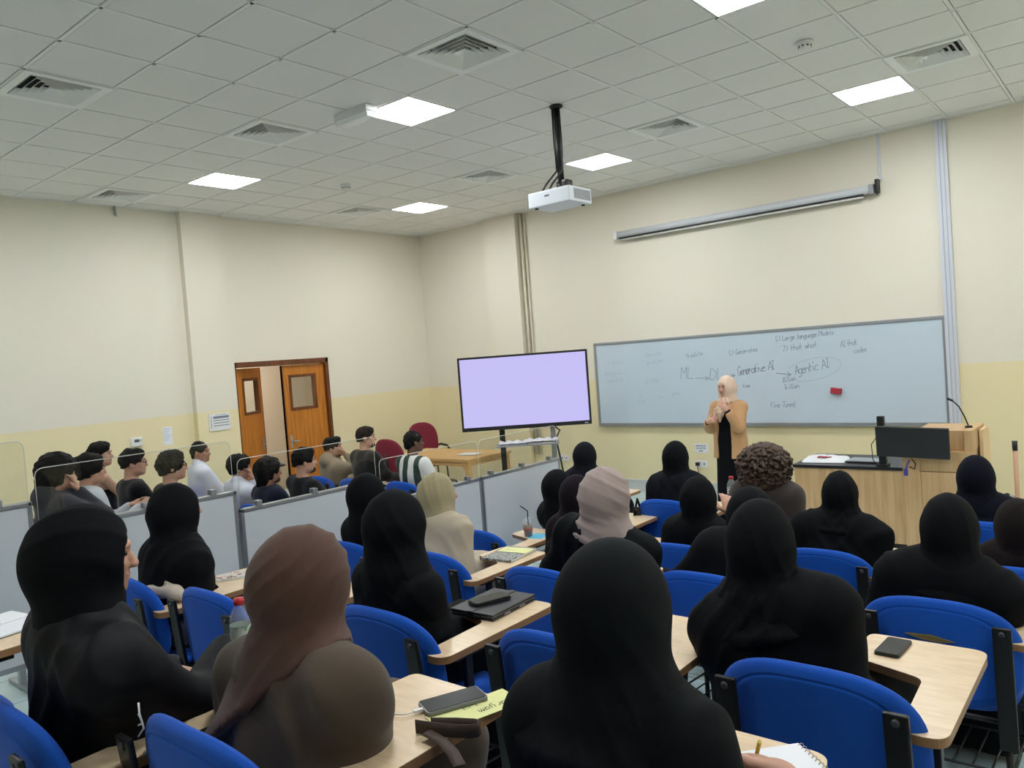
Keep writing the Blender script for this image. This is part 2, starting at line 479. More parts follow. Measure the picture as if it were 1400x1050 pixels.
# left wall, opening for the double door, pilaster
DY0, DY1, DZ = -3.73, -2.13, 2.235
b = MB()
b.box((-0.2, RY0, -0.2), (0, DY0, CEIL + 0.3)); b.box((-0.2, DY1, -0.2), (0, 0, CEIL + 0.3)); b.box((-0.2, DY0, DZ), (0, DY1, CEIL + 0.3))
struct('wall_left', b, M_WALL)
b = MB(); b.box((0, -4.33, 0), (0.10, -3.74, CEIL + 0.02)); struct('trim_2', b, M_WALL)
b = MB(); b.box((RX1, RY0, -0.2), (RX1 + 0.2, 0.2, CEIL + 0.3)); struct('wall_right', b, M_WALL)
b = MB(); b.box((-0.2, RY0 - 0.2, -0.2), (RX1 + 0.2, RY0, CEIL + 0.3)); struct('wall_back', b, M_WALL)
# corridor outside the door
b = MB()
b.box((-2.4, -5.2, -0.2), (-2.2, 0.4, 3.0)); b.box((-2.4, -5.4, -0.2), (-0.2, -5.2, 3.0)); b.box((-2.4, 0.2, -0.2), (-0.2, 0.4, 3.0))
b.box((-2.4, -5.4, 2.9), (-0.2, 0.4, 3.0))
struct('wall_corridor', b, mat('corridor_paint', rgb(206, 186, 160), 0.6))
b = MB(); b.box((-2.4, -5.4, -0.2), (0.0, 0.4, 0.0)); struct('floor_corridor', b, M_FLOOR)
t = thing('ceiling_light', 'added unseen light panel brightening the corridor beyond the open door leaf', 'ceiling light', (-1.3, -2.9, 2.86))  # unseen panel, added to brighten the corridor behind the door gap
b = MB(); b.box((-0.55, -0.55, 0.0), (0.55, 0.55, 0.04)); b.build('frame', M_WHITE, t)
b = MB(); b.box((-0.22, -0.5, -0.004), (0.22, 0.5, 0.0)); b.build('diffuser', M_LIGHT, t)
# skirting
M_SKIRT = mat('skirting_white', rgb(206, 208, 206), 0.5)
b = MB(); b.box((2.22, -0.02, 0), (8.0, 0, 0.17)); b.box((2.22, -0.03, 0.155), (8.0, 0, 0.18))
struct('baseboard_front', b, M_SKIRT)
b = MB(); b.box((0, -3.73, 0), (0.015, -3.735, 0.1)); b.box((0, -2.0, 0), (0.02, -0.02, 0.12)); b.box((0, -5.5, 0), (0.02, -4.33, 0.12))
struct('baseboard_left', b, M_SKIRT)

# ceiling: grid cells of 0.6 m, cell index -> world
def cx(i): return 0.6 * (i + 9.5)
def cy(j): return 0.6 * (j - 9.3)
LIGHTS = [(-1.5, 1.5), (-6.5, 1.5), (-6.5, 6.5), (-1.5, 6.5), (3.5, 6.5), (3.5, 1.5),
          (8.5, 6.5), (8.5, 1.5), (3.5, -3.5), (8.5, -3.5), (-6.5, -3.5), (-1.5, -8.5)]
VENTS = [(-3.5, -2.5), (0.5, 0.5), (-3.5, 0.5), (0.5, 5.5), (4.5, 5.5), (-8.5, 0.5), (-7.5, 5.5), (-3.5, 5.5)]
hole = {(math.floor(i), math.floor(j)) for i, j in LIGHTS + VENTS}
tiles = MB(); i0, i1, j0, j1 = -10, 11, -12, 10
for i in range(i0, i1):
    for j in range(j0, j1):
        if (i, j) in hole: continue
        x0, x1, y0, y1 = cx(i) + 0.018, cx(i+1) - 0.018, cy(j) + 0.018, cy(j+1) - 0.018
        x0, x1, y0, y1 = max(x0, 0.005), min(x1, RX1 - 0.005), max(y0, RY0 + 0.005), min(y1, -0.005)
        if x1 - x0 < 0.02 or y1 - y0 < 0.02: continue
        tiles.box((x0, y0, CEIL + 0.004), (x1, y1, CEIL + 0.02))
ceiling = struct('ceiling', tiles, M_TILE)
g = MB()
for i in range(i0, i1 + 1):
    if 0 < cx(i) < RX1: g.box((cx(i) - 0.012, RY0, CEIL), (cx(i) + 0.012, 0, CEIL + 0.012))
for j in range(j0, j1 + 1):
    if RY0 < cy(j) < 0: g.box((0, cy(j) - 0.012, CEIL), (RX1, cy(j) + 0.012, CEIL + 0.0115))
g.build('ceiling_grid', M_TBAR, ceiling)
g = MB(); g.box((0, RY0, CEIL + 0.09), (RX1, 0, CEIL + 0.11)); g.build('ceiling_void', M_GAP, ceiling)
g = MB(); g.box((0, -0.025, CEIL - 0.004), (RX1, 0, CEIL + 0.01)); g.box((0, RY0, CEIL - 0.004), (0.025, 0, CEIL + 0.01))
g.build('edge_angle', M_TBAR, ceiling)

# ceiling lights
LL = ['square ceiling light panel just left of the projector pole, beside the emergency light', 'square ceiling light nearest the left wall, above the men in white shirts',
      'farthest square ceiling light, over the large display corner', 'square ceiling light between the projector and the front wall',
      'square ceiling light near the right wall trunking, above the whiteboard end', 'square ceiling light cut off by the top edge of the photo',
      'ceiling light out of view to the right near the front wall', 'ceiling light out of view to the right in the middle', 'ceiling light out of view above the back rows of women',
      'ceiling light out of view at the back right', 'ceiling light out of view at the back left', 'ceiling light out of view by the back wall']
for (i, j), lab in zip(LIGHTS, LL):
    t = thing('ceiling_light', lab, 'ceiling light', (cx(i), cy(j), CEIL), 0, 'square ceiling light panels')
    f = MB()
    for s1 in (-1, 1):
        f.box((s1*0.285 - 0.008, -0.293, 0.0), (s1*0.285 + 0.008, 0.293, 0.03)); f.box((-0.277, s1*0.285 - 0.008, 0.0), (0.277, s1*0.285 + 0.008, 0.03))
    f.build('frame', M_WHITE, t)
    f = MB(); f.box((-0.277, -0.277, 0.004), (0.277, 0.277, 0.02)); f.build('diffuser', M_LIGHT, t)

VL = ['square air vent at the top left corner of the ceiling', 'large square air vent above the emergency light, nearest the middle top', 'square air vent left of the emergency light, over the men',
      'square air vent right of the projector, near the front wall', 'square air vent at the far right beyond the last ceiling light', 'air vent close to the left wall, at the far left of the ceiling',
      'farthest air vent, left of the farthest ceiling light', 'air vent between the projector and the farthest ceiling light']
M_DARK = mat('vent_dark', rgb(30, 31, 33), 0.9)
for (i, j), lab in zip(VENTS, VL):
    t = thing('air_vent', lab, 'air vent', (cx(i), cy(j), CEIL), 0, 'square four-way air vents in the ceiling')
    def ring(mb, ro, zo, ri, zi):
        vs = [(-ro,-ro,zo),(ro,-ro,zo),(ro,ro,zo),(-ro,ro,zo),(-ri,-ri,zi),(ri,-ri,zi),(ri,ri,zi),(-ri,ri,zi)]
        vs += [(x, y, z + 0.003) for x, y, z in vs]
        fs = []
        for k in range(4):
            n = (k+1) % 4
            fs += [(k, n, 4+n, 4+k), (8+k, 12+k, 12+n, 8+n), (k, 8+k, 8+n, n), (4+k, 4+n, 12+n, 12+k)]
        mb.add(vs, fs)
    f = MB(); ring(f, 0.294, -0.006, 0.235, -0.004); ring(f, 0.235, -0.004, 0.225, 0.03); f.build('frame', M_VENT, t)
    f = MB()
    for k in range(5):
        ro = 0.232 - k*0.043
        ring(f, ro - 0.002, -0.008, ro - 0.040, 0.034)
    f.build('louvres', M_VENT, t)
    f = MB(); f.box((-0.285, -0.285, 0.05), (0.285, 0.285, 0.06)); f.build('duct', M_DARK, t)

def detector(x, y, label):
    t = thing('smoke_detector', label, 'smoke detector', (x, y, CEIL), 0)
    MB().lathe([(0, 0), (0.062, 0), (0.062, -0.014), (0.05, -0.02), (0.0, -0.02)]).build('base', M_WHITE, t)
    MB().lathe([(0.045, -0.02), (0.045, -0.04), (0.034, -0.052), (0.0, -0.055)]).build('sensor', M_WHITE, t)
    f = MB()
    for k in range(8):
        q = 2*PI*k/8; f.box((0.043*math.cos(q) - 0.006, 0.043*math.sin(q) - 0.006, -0.04), (0.043*math.cos(q) + 0.006, 0.043*math.sin(q) + 0.006, -0.03))
    f.build('slots', M_DARK, t)
detector(7.773, -3.448, 'round white smoke detector on the ceiling right of centre')
detector(2.371, -3.446, 'round white smoke detector on the ceiling above the door side')

t = thing('emergency_light', 'white bulkhead emergency light beside a ceiling light panel', 'emergency light', (4.55, -5.08, CEIL), 0)
MB().rbox((-0.21, -0.06, -0.05), (0.21, 0.06, 0.004), 0.008).build('body', mat('light_grey_body', rgb(226, 228, 230), 0.5), t)
MB().rbox((-0.205, -0.055, -0.10), (0.205, 0.055, -0.048), 0.018).build('diffuser', mat('frosted_cover', rgb(244, 246, 250), 0.25), t)

# ================================================================== FRONT WALL FITTINGS
# whiteboard
t = thing('whiteboard', 'long wall-mounted whiteboard covered in faint handwriting', 'whiteboard', (3.455, -0.004, 0.945), 0)
BW, BH = 4.53, 1.195
b = MB(); b.box((0.03, -0.018, 0.03), (BW - 0.03, 0, BH - 0.03)); b.build('board', M_BOARD, t)
b = MB()
b.rbox((0, -0.03, 0), (BW, 0, 0.035), 0.006); b.rbox((0, -0.03, BH - 0.035), (BW, 0, BH), 0.006)
b.rbox((0, -0.03, 0.03), (0.035, 0, BH - 0.03), 0.006); b.rbox((BW - 0.035, -0.03, 0.03), (BW, 0, BH - 0.03), 0.006)
b.build('frame', M_ALU, t)
b = MB(); b.box((0.02, -0.05, -0.006), (BW - 0.02, 0, 0.004)); b.build('pen_rail', M_ALU, t)
def bw(col, txt, x, z, x2, z2, h, seed=1, wdt=0.009):
    """one handwritten line on the board, from (x, z) towards (x2, z2) in world metres"""
    ux = Vector((x2 - x, 0, z2 - z)); L = ux.length; ux.normalize(); uy = Vector((-ux.z, 0, ux.x))
    n = sum(3.2 if c == ' ' else 4.6 for c in txt)
    org = Vector((x - 3.455, -0.0195, z - 0.945))
    hh = min(h, L / (n * 0.8 / 6.0) * 1.05)
    mb = MB()
    write(mb, txt, org, ux, uy, h, wdt*0.8, 0.25, 4.6 * L / (n * h / 6 * 0.8), seed)
    mb.build('handwriting', col, t, fix=False)
def arrow(mb, x, z, x2, z2):
    col = mb; mb = MB()
    a = Vector((x - 3.455, -0.0195, z - 0.945)); c = Vector((x2 - 3.455, -0.0195, z2 - 0.945)); d = (c - a).normalized(); p = Vector((-d.z, 0, d.x))
    up = Vector((0, -1, 0)); mb.ribbon([a, c], 0.008, up); mb.ribbon([c - d*0.05 + p*0.025, c, c - d*0.05 - p*0.025], 0.007, up); mb.build('arrow', col, t, fix=False)
dk = M_MARKERDK; lt = M_MARKER
bw(dk, 'ML', 4.81, 1.575, 5.00, 1.575, 0.15, 3); arrow(dk, 5.02, 1.575, 5.21, 1.565)
bw(dk, 'DL', 5.225, 1.545, 5.42, 1.545, 0.14, 4); arrow(dk, 5.44, 1.58, 5.57, 1.585)
bw(dk, 'Generative AI', 5.609, 1.587, 6.07, 1.641, 0.105, 5); arrow(dk, 6.10, 1.594, 6.285, 1.568)
bw(dk, 'Agentic AI', 6.335, 1.566, 6.74, 1.636, 0.105, 6)
pts = [Vector((6.55 - 3.455 + 0.33*math.cos(q), -0.0195, 1.62 - 0.945 + 0.13*math.sin(q) + 0.05*math.cos(q))) for q in np.linspace(-2.2, 2.6, 30)]
mb = MB(); mb.ribbon(pts, 0.005, Vector((0, -1, 0))); mb.build('circle_mark', lt, t, fix=False)
bw(dk, '5) Large language Models', 6.12, 1.985, 6.82, 2.02, 0.062, 7, 0.007)
bw(dk, '7) that what', 6.20, 1.852, 6.61, 1.887, 0.068, 8, 0.007)
bw(dk, 'AI that', 6.883, 1.865, 7.07, 1.885, 0.068, 9, 0.007); bw(dk, 'codes', 7.03, 1.785, 7.17, 1.80, 0.06, 10, 0.007)
bw(dk, '5) Generates', 5.508, 1.846, 5.89, 1.879, 0.06, 11, 0.007)
bw(dk, 'Predicts', 4.912, 1.841, 5.16, 1.878, 0.055, 12, 0.007)
bw(lt, 'Decision', 4.31, 1.89, 4.57, 1.92, 0.055, 13, 0.006); bw(lt, 'problem', 4.31, 1.79, 4.58, 1.815, 0.055, 14, 0.006)
bw(lt, '1) Data', 3.66, 1.80, 3.95, 1.835, 0.055, 15, 0.006); bw(lt, 'Analysis', 3.61, 1.67, 3.93, 1.675, 0.055, 16, 0.006); bw(lt, 'learning', 3.65, 1.555, 3.93, 1.585, 0.055, 17, 0.006)
bw(dk, 'Billion', 6.185, 1.473, 6.37, 1.502, 0.06, 18, 0.007); bw(dk, 'Trillion', 6.19, 1.382, 6.41, 1.411, 0.06, 19, 0.007)
bw(dk, 'Fine Tuned', 6.01, 1.165, 6.32, 1.18, 0.065, 20, 0.007); bw(dk, 'time', 5.66, 1.425, 5.77, 1.43, 0.05, 21, 0.007)
bw(lt, '10', 4.15, 1.335, 4.25, 1.34, 0.05, 22, 0.006); bw(lt, 'Ch', 4.14, 1.24, 4.24, 1.245, 0.06, 23, 0.006); bw(lt, 'in', 4.46, 1.31, 4.54, 1.315, 0.05, 24, 0.006); bw(lt, 'pets', 4.66, 1.35, 4.78, 1.365, 0.05, 25, 0.006)
bw(lt, 'utility', 4.26, 1.525, 4.50, 1.56, 0.055, 26, 0.006)
t2 = thing('board_eraser', 'small red eraser stuck on the whiteboard right of the writing', 'eraser', (6.808, -0.022, 1.355), 0)
MB().rbox((-0.06, -0.035, -0.035), (0.06, 0, 0.035), 0.006, RY(0.15)).build('felt_block', M_ERASER, t2)
MB().rbox((-0.058, -0.045, -0.032), (0.058, -0.034, 0.032), 0.004, RY(0.15), (0, -0.03, 0)).build('grip', mat('eraser_grip', rgb(176, 50, 66), 0.5), t2)

# projector screen housing
t = thing('projection_screen', 'rolled-up projection screen housing high on the front wall', 'projector screen', (4.0, 0, 3.56), 0)
b = MB(); b.tube([(0.02, -0.085, 0.05), (3.32, -0.085, 0.05)], 0.048, 16); b.rbox((0.02, -0.12, 0.03), (3.32, -0.0, 0.075), 0.012); b.build('housing', mat('screen_housing', rgb(206, 210, 216), 0.35), t)
b = MB(); b.box((0.05, -0.115, -0.008), (3.25, -0.055, 0.006)); b.build('slot', M_BLACKPL, t)
b = MB(); b.tube([(0.06, -0.085, -0.022), (3.24, -0.085, -0.022)], 0.014, 10); b.build('bottom_bar', M_WHITE, t)
for x in (0.0, 3.33):
    b = MB(); b.rbox((x - 0.02, -0.135, -0.01), (x + 0.03, 0, 0.10), 0.01); b.build('end_cap', M_WHITE if x == 0 else M_GREYPL, t)
b = MB(); b.rbox((3.37, -0.10, 0.0), (3.41, -0.02, 0.15), 0.01); b.tube([(3.39, -0.06, 0.13), (3.41, -0.07, 0.05), (3.38, -0.07, -0.02)], 0.008, 6); b.build('mount_clamp', M_BLACKPL, t)

t = thing('cable_trunking', 'tall pale trunking from ceiling to desk height beside the whiteboard', 'trunking', (8.03, 0, 0.0), 0)
b = MB(); b.rbox((-0.055, -0.04, 0.2), (0.055, 0, CEIL - 0.01), 0.006); b.build('channel', M_TRUNK, t)
b = MB(); b.box((-0.022, -0.047, 0.2), (-0.014, -0.04, CEIL - 0.01)); b.box((0.02, -0.047, 0.2), (0.026, -0.04, CEIL - 0.01)); b.build('lid_rib', mat('trunk_rib', rgb(176, 182, 196), 0.4), t)
t = thing('conduit', 'thin white conduit rising from the projection screen end', 'conduit', (7.41, 0, 3.70), 0)
MB().rbox((-0.013, -0.022, 0), (0.013, 0, CEIL - 3.71), 0.004).build('channel', M_TRUNK, t)
MB().rbox((-0.018, -0.026, 0), (0.018, 0, 0.03), 0.004).build('end_clip', M_TRUNK, t)
t = thing('conduit', 'pair of vertical pipes beside the pilaster behind the display', 'conduit', (2.32, 0, 0.5), 0)
M_PIPE = mat('painted_pipe', rgb(214, 206, 184), 0.4)
for k, xx in enumerate((-0.04, 0.03)):
    MB().tube([(xx, -0.03, 0), (xx, -0.03, CEIL - 0.51)], 0.022 if k == 0 else 0.014, 10).build('pipe', M_PIPE, t)

def socket(name, label, x, z, w_, h_, n):
    t = thing(name, label, 'socket', (x, -0.0, z), 0)
    MB().rbox((-w_/2, -0.012, -h_/2), (w_/2, 0, h_/2), 0.004).build('plate', M_WHITE, t)
    for k in range(n):
        xx = (-0.5 + (k + 0.5)/n)*w_
        MB().box((xx - 0.014, -0.0135, -0.014), (xx + 0.014, -0.011, 0.014)).build('outlet', M_GREYPL, t)
    return t
socket('wall_socket', 'white double socket plate low on the wall beside the lecturer', 5.02, 0.43, 0.17, 0.09, 2)
socket('wall_socket', 'white socket plate on the front wall right of the display stand', 2.78, 0.45, 0.15, 0.09, 2)
t = thing('power_plug', 'black plug with hanging cable in the socket by the lecturer', 'plug', (4.975, -0.014, 0.43), 0)
MB().rbox((-0.022, -0.045, -0.022), (0.022, 0, 0.022), 0.006).build('plug_body', M_BLACKPL, t)
MB().tube([(0, -0.03, -0.02), (0.01, -0.03, -0.12), (0.02, -0.03, -0.24)], 0.005, 6).build('cable', M_BLACKPL, t)
t = thing('wall_notice', 'small white printed notice above the socket by the lecturer', 'notice', (5.03, -0.002, 0.64), 0)
MB().box((-0.095, -0.003, -0.06), (0.095, 0, 0.06)).build('sheet', M_PAPER, t)
b = MB()
for k, (s_, zz) in enumerate((('PLEASE DO NOT', 0.025), ('TURN OFF THE', -0.008), ('POWER', -0.042))):
    write(b, s_.lower(), (-0.075 if k < 2 else -0.035, -0.004, zz), Vector((1, 0, 0)), Vector((0, 0, 1)), 0.02, 0.004, 0, 4.4)
b.build('print', mat('blue_print', rgb(70, 80, 130), 0.6), t, fix=False)

# ================================================================== LEFT WALL FITTINGS
door = thing('door_1', None, None, (0, 0, 0)); door['kind'] = 'structure'
b = MB()
b.rbox((-0.12, DY0, 0), (0.025, DY0 + 0.055, DZ), 0.004); b.rbox((-0.12, DY1 - 0.055, 0), (0.025, DY1, DZ), 0.004); b.rbox((-0.12, DY0, DZ - 0.075), (0.025, DY1, DZ), 0.004)
b.build('door_frame', M_DOORFRAME, door)
def leaf(name, w_, hinge_y, ang, sgn):
    """leaf from its hinge, local +y along the leaf"""
    e = bpy.data.objects.new(name, None); COL.objects.link(e); e.parent = door
    e.location = (-0.045, hinge_y, 0); e.rotation_euler = (0, 0, ang)
    h = DZ - 0.085
    wy0, wy1, wz0, wz1 = 0.19, w_ - 0.13, 1.52, 1.98
    m = MB(); y = lambda q: q*sgn
    def bx(a, c, z0, z1): m.box((-0.022, min(y(a), y(c)), z0), (0.022, max(y(a), y(c)), z1))
    bx(0, wy0, 0.01, h); bx(wy1, w_, 0.01, h); bx(wy0, wy1, 0.01, wz0); bx(wy0, wy1, wz1, h)
    m.build('leaf_panel', M_DOOR, e)
    f = MB()
    for a, c, z0, z1 in ((wy0 - 0.03, wy0 + 0.01, wz0 - 0.03, wz1 + 0.03), (wy1 - 0.01, wy1 + 0.03, wz0 - 0.03, wz1 + 0.03), (wy0, wy1, wz0 - 0.03, wz0 + 0.01), (wy0, wy1, wz1 - 0.01, wz1 + 0.03)):
        f.box((-0.032, min(y(a), y(c)), z0), (0.032, max(y(a), y(c)), z1))
    f.build('window_bead', M_DOORFRAME, e)
    f = MB(); f.box((-0.003, min(y(wy0), y(wy1)), wz0), (0.003, max(y(wy0), y(wy1)), wz1)); f.build('vision_pane', M_GLASS, e)
    f = MB(); f.tube([(0.022, y(w_ - 0.07), 1.04), (0.06, y(w_ - 0.07), 1.04), (0.06, y(w_ - 0.19), 1.04)], 0.009, 8); f.box((0.02, min(y(w_-0.09), y(w_-0.05)), 0.95), (0.027, max(y(w_-0.09), y(w_-0.05)), 1.13)); f.build('handle', M_ALU, e)
    f = MB(); f.box((-0.024, min(y(w_ - 0.012), y(w_)), 0.01), (0.024, max(y(w_ - 0.012), y(w_)), h)); f.build('edge_strip', M_DOORFRAME, e)
leaf('door_leaf', 0.735, DY0 + 0.06, 0.55, 1)
leaf('door_leaf', 0.735, DY1 - 0.06, 0.0, -1)

t = thing('thermostat', 'white wall thermostat with a small grey display', 'thermostat', (0, -5.10, 1.335), 0)
MB().rbox((0, -0.07, -0.055), (0.03, 0.07, 0.055), 0.012).build('case', M_WHITE, t)
MB().box((0.029, -0.03, -0.005), (0.0315, 0.03, 0.03)).build('display', mat('lcd', rgb(84, 90, 88), 0.3), t)
MB().box((0.029, 0.042, 0.0), (0.033, 0.055, 0.025)).build('button', M_GREYPL, t)
t = thing('wall_notice', 'small pale sheet of paper on the wall right of the thermostat', 'notice', (0, -4.695, 1.36), 0)
MB().box((0, -0.06, -0.115), (0.003, 0.06, 0.115)).build('sheet', M_PAPER, t)
b = MB()
for k in range(6): b.box((0.003, -0.05 + 0.0*k, 0.085 - k*0.028), (0.004, 0.05 - 0.02*(k % 3), 0.091 - k*0.028))
b.build('print', mat('grey_print', rgb(176, 182, 194), 0.7), t)
t = thing('wall_notice', 'white timetable sheet with dark rows beside the double door', 'notice', (0.10, -4.03, 1.465), 0)
MB().rbox((0, -0.15, -0.115), (0.012, 0.15, 0.115), 0.003).build('board', M_WHITE, t)
b = MB(); b.box((0.012, -0.09, 0.045), (0.0135, 0.135, 0.075))
for k in range(3): b.box((0.012, -0.09, 0.015 - k*0.035), (0.0135, 0.135, 0.025 - k*0.035))
b.box((0.012, -0.125, -0.08), (0.0135, -0.118, 0.08)); b.box((0.012, -0.06, 0.092), (0.0135, 0.10, 0.096))
b.build('table_rows', mat('row_print', rgb(120, 126, 148), 0.7), t)
t = thing('hook', 'small grey bracket hanging from the ceiling edge at the left wall', 'hook', (0.02, -5.11, CEIL - 0.11), 0)
MB().rbox((0, -0.012, 0), (0.02, 0.012, 0.11), 0.003).build('strip', M_GREYPL, t)
MB().tube([(0.01, 0, 0.0), (0.02, 0, -0.012), (0.035, 0, -0.004)], 0.005, 6).build('tip', M_GREYPL, t)

# ================================================================== PROJECTOR
t = thing('projector', 'white projector hanging from a black pole below the ceiling', 'projector', (5.71, -3.774, 3.40), 0)
b = MB(); b.rbox((-0.20, -0.24, -0.075), (0.24, 0.10, 0.055), 0.012); b.build('body', mat('projector_white', rgb(222, 228, 236), 0.4), t)
b = MB(); b.box((0.2395, -0.17, -0.05), (0.242, 0.08, 0.035)); b.build('vent_grille', M_GREYPL, t)
b = MB(); b.box((-0.02, -0.2415, -0.002), (0.03, -0.239, 0.012)); b.build('badge', mat('badge_grey', rgb(90, 100, 115), 0.5), t)
b = MB(); b.lathe([(0, 0), (0.016, 0), (0.016, -0.012), (0, -0.012)], (-0.15, -0.19, -0.074), 10); b.lathe([(0, 0), (0.016, 0), (0.016, -0.012), (0, -0.012)], (0.18, 0.05, -0.074), 10); b.build('foot', M_BLACKPL, t)
b = MB(); b.tube([(0.08, 0.09, -0.01), (0.08, 0.125, -0.01)], 0.04, 16); b.build('lens', M_BLACKPL, t)
b = MB(); b.tube([(0, 0, 0.12), (0, 0, CEIL - 3.40)], 0.028, 12); b.build('pole', M_BLACKMETAL, t)
b = MB(); b.rbox((-0.075, -0.09, 0.05), (0.075, 0.09, 0.08), 0.006); b.tube([(0, 0, 0.07), (0, 0, 0.15)], 0.045, 12); b.rbox((0.03, -0.05, 0.08), (0.09, 0.05, 0.16), 0.02); b.build('bracket', M_BLACKMETAL, t)
b = MB(); b.lathe([(0, 0), (0.06, 0), (0.06, -0.015), (0.03, -0.03)], (0, 0, CEIL - 3.40), 16); b.build('ceiling_plate', M_BLACKMETAL, t)
for k, (dx, dy) in enumerate(((0.035, -0.01), (-0.03, -0.02))):
    b = MB(); b.tube([(dx, dy, CEIL - 3.42), (dx*1.1, dy, 0.5), (dx*0.9, dy, 0.25), (dx - 0.09, dy - 0.05, 0.14), (dx - 0.12, dy - 0.10, 0.05)], 0.009, 6); b.build('cable', M_BLACKPL, t)

# ================================================================== DISPLAY ON STAND
ang = math.atan2(-1.223 + 2.19, 4.13 - 2.785)
t = thing('display_screen', 'large flat display glowing lavender on a grey mobile stand', 'screen', (3.457, -1.706, 0), ang)
W2 = 0.835
for s_ in (-1, 1):
    b = MB(); b.rbox((s_*0.33 - 0.035, 0.06, 0.05), (s_*0.33 + 0.035, 0.10, 1.75), 0.006); b.build('column', M_BLACKMETAL if s_ < 0 else M_GREYPL, t)
    b = MB(); b.rbox((s_*0.42 - 0.03, -0.33, 0.05), (s_*0.42 + 0.03, 0.33, 0.11), 0.01); b.build('foot', M_GREYPL, t)
    for yy in (-0.29, 0.29):
        b = MB(); b.tube([(s_*0.42 - 0.015, yy, 0.03), (s_*0.42 + 0.015, yy, 0.03)], 0.03, 14); b.build('caster', M_BLACKPL, t)
b = MB(); b.rbox((-0.45, 0.05, 0.07), (0.45, 0.11, 0.13), 0.006); b.rbox((-0.4, 0.05, 1.4), (0.4, 0.10, 1.5), 0.006); b.build('crossbar', M_GREYPL, t)
b = MB(); b.rbox((-0.40, -0.25, 0.905), (0.40, 0.10, 0.925), 0.006); b.build('tray', M_GREYPL, t)
b = MB(); b.tube([(0.33, 0.05, 1.12), (0.42, -0.05, 1.06), (0.36, -0.02, 0.95), (0.40, 0.02, 0.7), (0.44, 0.04, 0.4)], 0.012, 8); b.build('cable', M_BLACKPL, t)
b = MB(); b.rbox((-W2, -0.03, 0), (W2, 0.055, 0.957), 0.008); bez = b.build('screen_bezel', M_BLACKPL, t, (0, 0, 1.11))
b = MB(); b.box((-W2 + 0.028, -0.0325, 0.05), (W2 - 0.028, -0.0295, 0.93)); b.build('screen_panel', M_SCREEN, bez)
b = MB(); b.box((W2 - 0.09, -0.0325, 0.018), (W2 - 0.05, -0.0295, 0.026)); b.build('badge', M_WHITE, bez)
t = thing('loose_papers', 'crumpled white papers on the tray under the display', 'papers', (3.457, -1.706, 0.926), ang)
b = MB()
for k, (x0, x1) in enumerate(((-0.36, 0.02), (-0.02, 0.38))):
    nx, ny = 12, 5; vs = []
    for i in range(nx + 1):
        for j in range(ny + 1):
            x = x0 + (x1 - x0)*i/nx; y = -0.24 + 0.25*j/ny
            vs.append((x, y, 0.012 + 0.03*abs(math.sin(i*0.9 + k*2 + j*0.3))*(0.4 + 0.6*j/ny) + 0.012*k))
    b.add(vs, [(i*(ny+1)+j, (i+1)*(ny+1)+j, (i+1)*(ny+1)+j+1, i*(ny+1)+j+1) for i in range(nx) for j in range(ny)], True)
    b.box((x0 + 0.03, -0.22, 0.0), (x1 - 0.03, 0.0, 0.006))
b.build('sheet', M_PAPER, t)

# ================================================================== FRONT TABLE + MAROON CHAIRS
t = thing('table', 'beech wood table in front of the display near the men', 'table', (1.985, -1.735, 0), 0)
b = MB(); b.rbox((-0.835, -0.44, 0.71), (0.835, 0.44, 0.75), 0.006); b.build('tabletop', M_TABLEWOOD, t)
for sx in (-1, 1):
    for sy in (-1, 1):
        b = MB(); x, y = sx*0.78, sy*0.385
        b.rbox((x - 0.035, y - 0.035, 0), (x + 0.035, y + 0.035, 0.71), 0.005)
        b.prism([(x - sx*0.035, 0.71), (x - sx*0.16, 0.71), (x - sx*0.035, 0.58)], y - 0.015, y + 0.015, 'y'); b.build('leg', M_TABLEWOOD, t)
b = MB(); b.box((-0.76, -0.418, 0.655), (0.76, -0.40, 0.71)); b.box((-0.76, 0.40, 0.655), (0.76, 0.418, 0.71)); b.box((0.795, -0.39, 0.655), (0.813, 0.39, 0.71)); b.box((-0.813, -0.39, 0.655), (-0.795, 0.39, 0.71)); b.build('apron', M_TABLEWOOD, t)
t = thing('loose_papers', 'flat white papers on the beech table', 'papers', (2.45, -1.75, 0.751), 0.1)
MB().box((-0.15, -0.10, 0), (0.15, 0.11, 0.006)).box((-0.13, -0.12, 0.006), (0.16, 0.09, 0.011), RZ(0.15)).build('sheet', M_PAPER, t)

def pillow(mb, a, h, th, n=2.8, curv=0.0, rings=14, seg=56, groove=0.86, gd=0.003, tilt=0.0):
    """upholstered pad standing in the x-z plane, centre at the origin; front is +y"""
    prof = [i/rings for i in range(rings + 1)]
    prof = sorted(set(prof + [groove - 0.02, groove, groove + 0.02, 0.97, 0.99]))
    vs = []; R = len(prof)
    def pt(r, q, sd):
        c, s_ = math.cos(q), math.sin(q)
        x = a*r*math.copysign(abs(c)**(2/n), c); z = h*r*math.copysign(abs(s_)**(2/n), s_)
        t_ = th/2*math.sqrt(max(0, 1 - r**9))
        if abs(r - groove) < 0.001: t_ -= gd
        return (x, sd*t_ + curv*(x/a)**2 + tilt*z, z)
    for sd in (1, -1):
        for r in prof:
            for k in range(seg): vs.append(pt(r, 2*PI*k/seg, sd))
    fs = []
    for s_ in range(2):
        o = s_*R*seg
        for i in range(R - 1):
            for k in range(seg):
                k2 = (k+1) % seg; q = (o+i*seg+k, o+i*seg+k2, o+(i+1)*seg+k2, o+(i+1)*seg+k)
                fs.append(q if s_ else q[::-1])
    mb.add(vs, fs, True)
    return mb

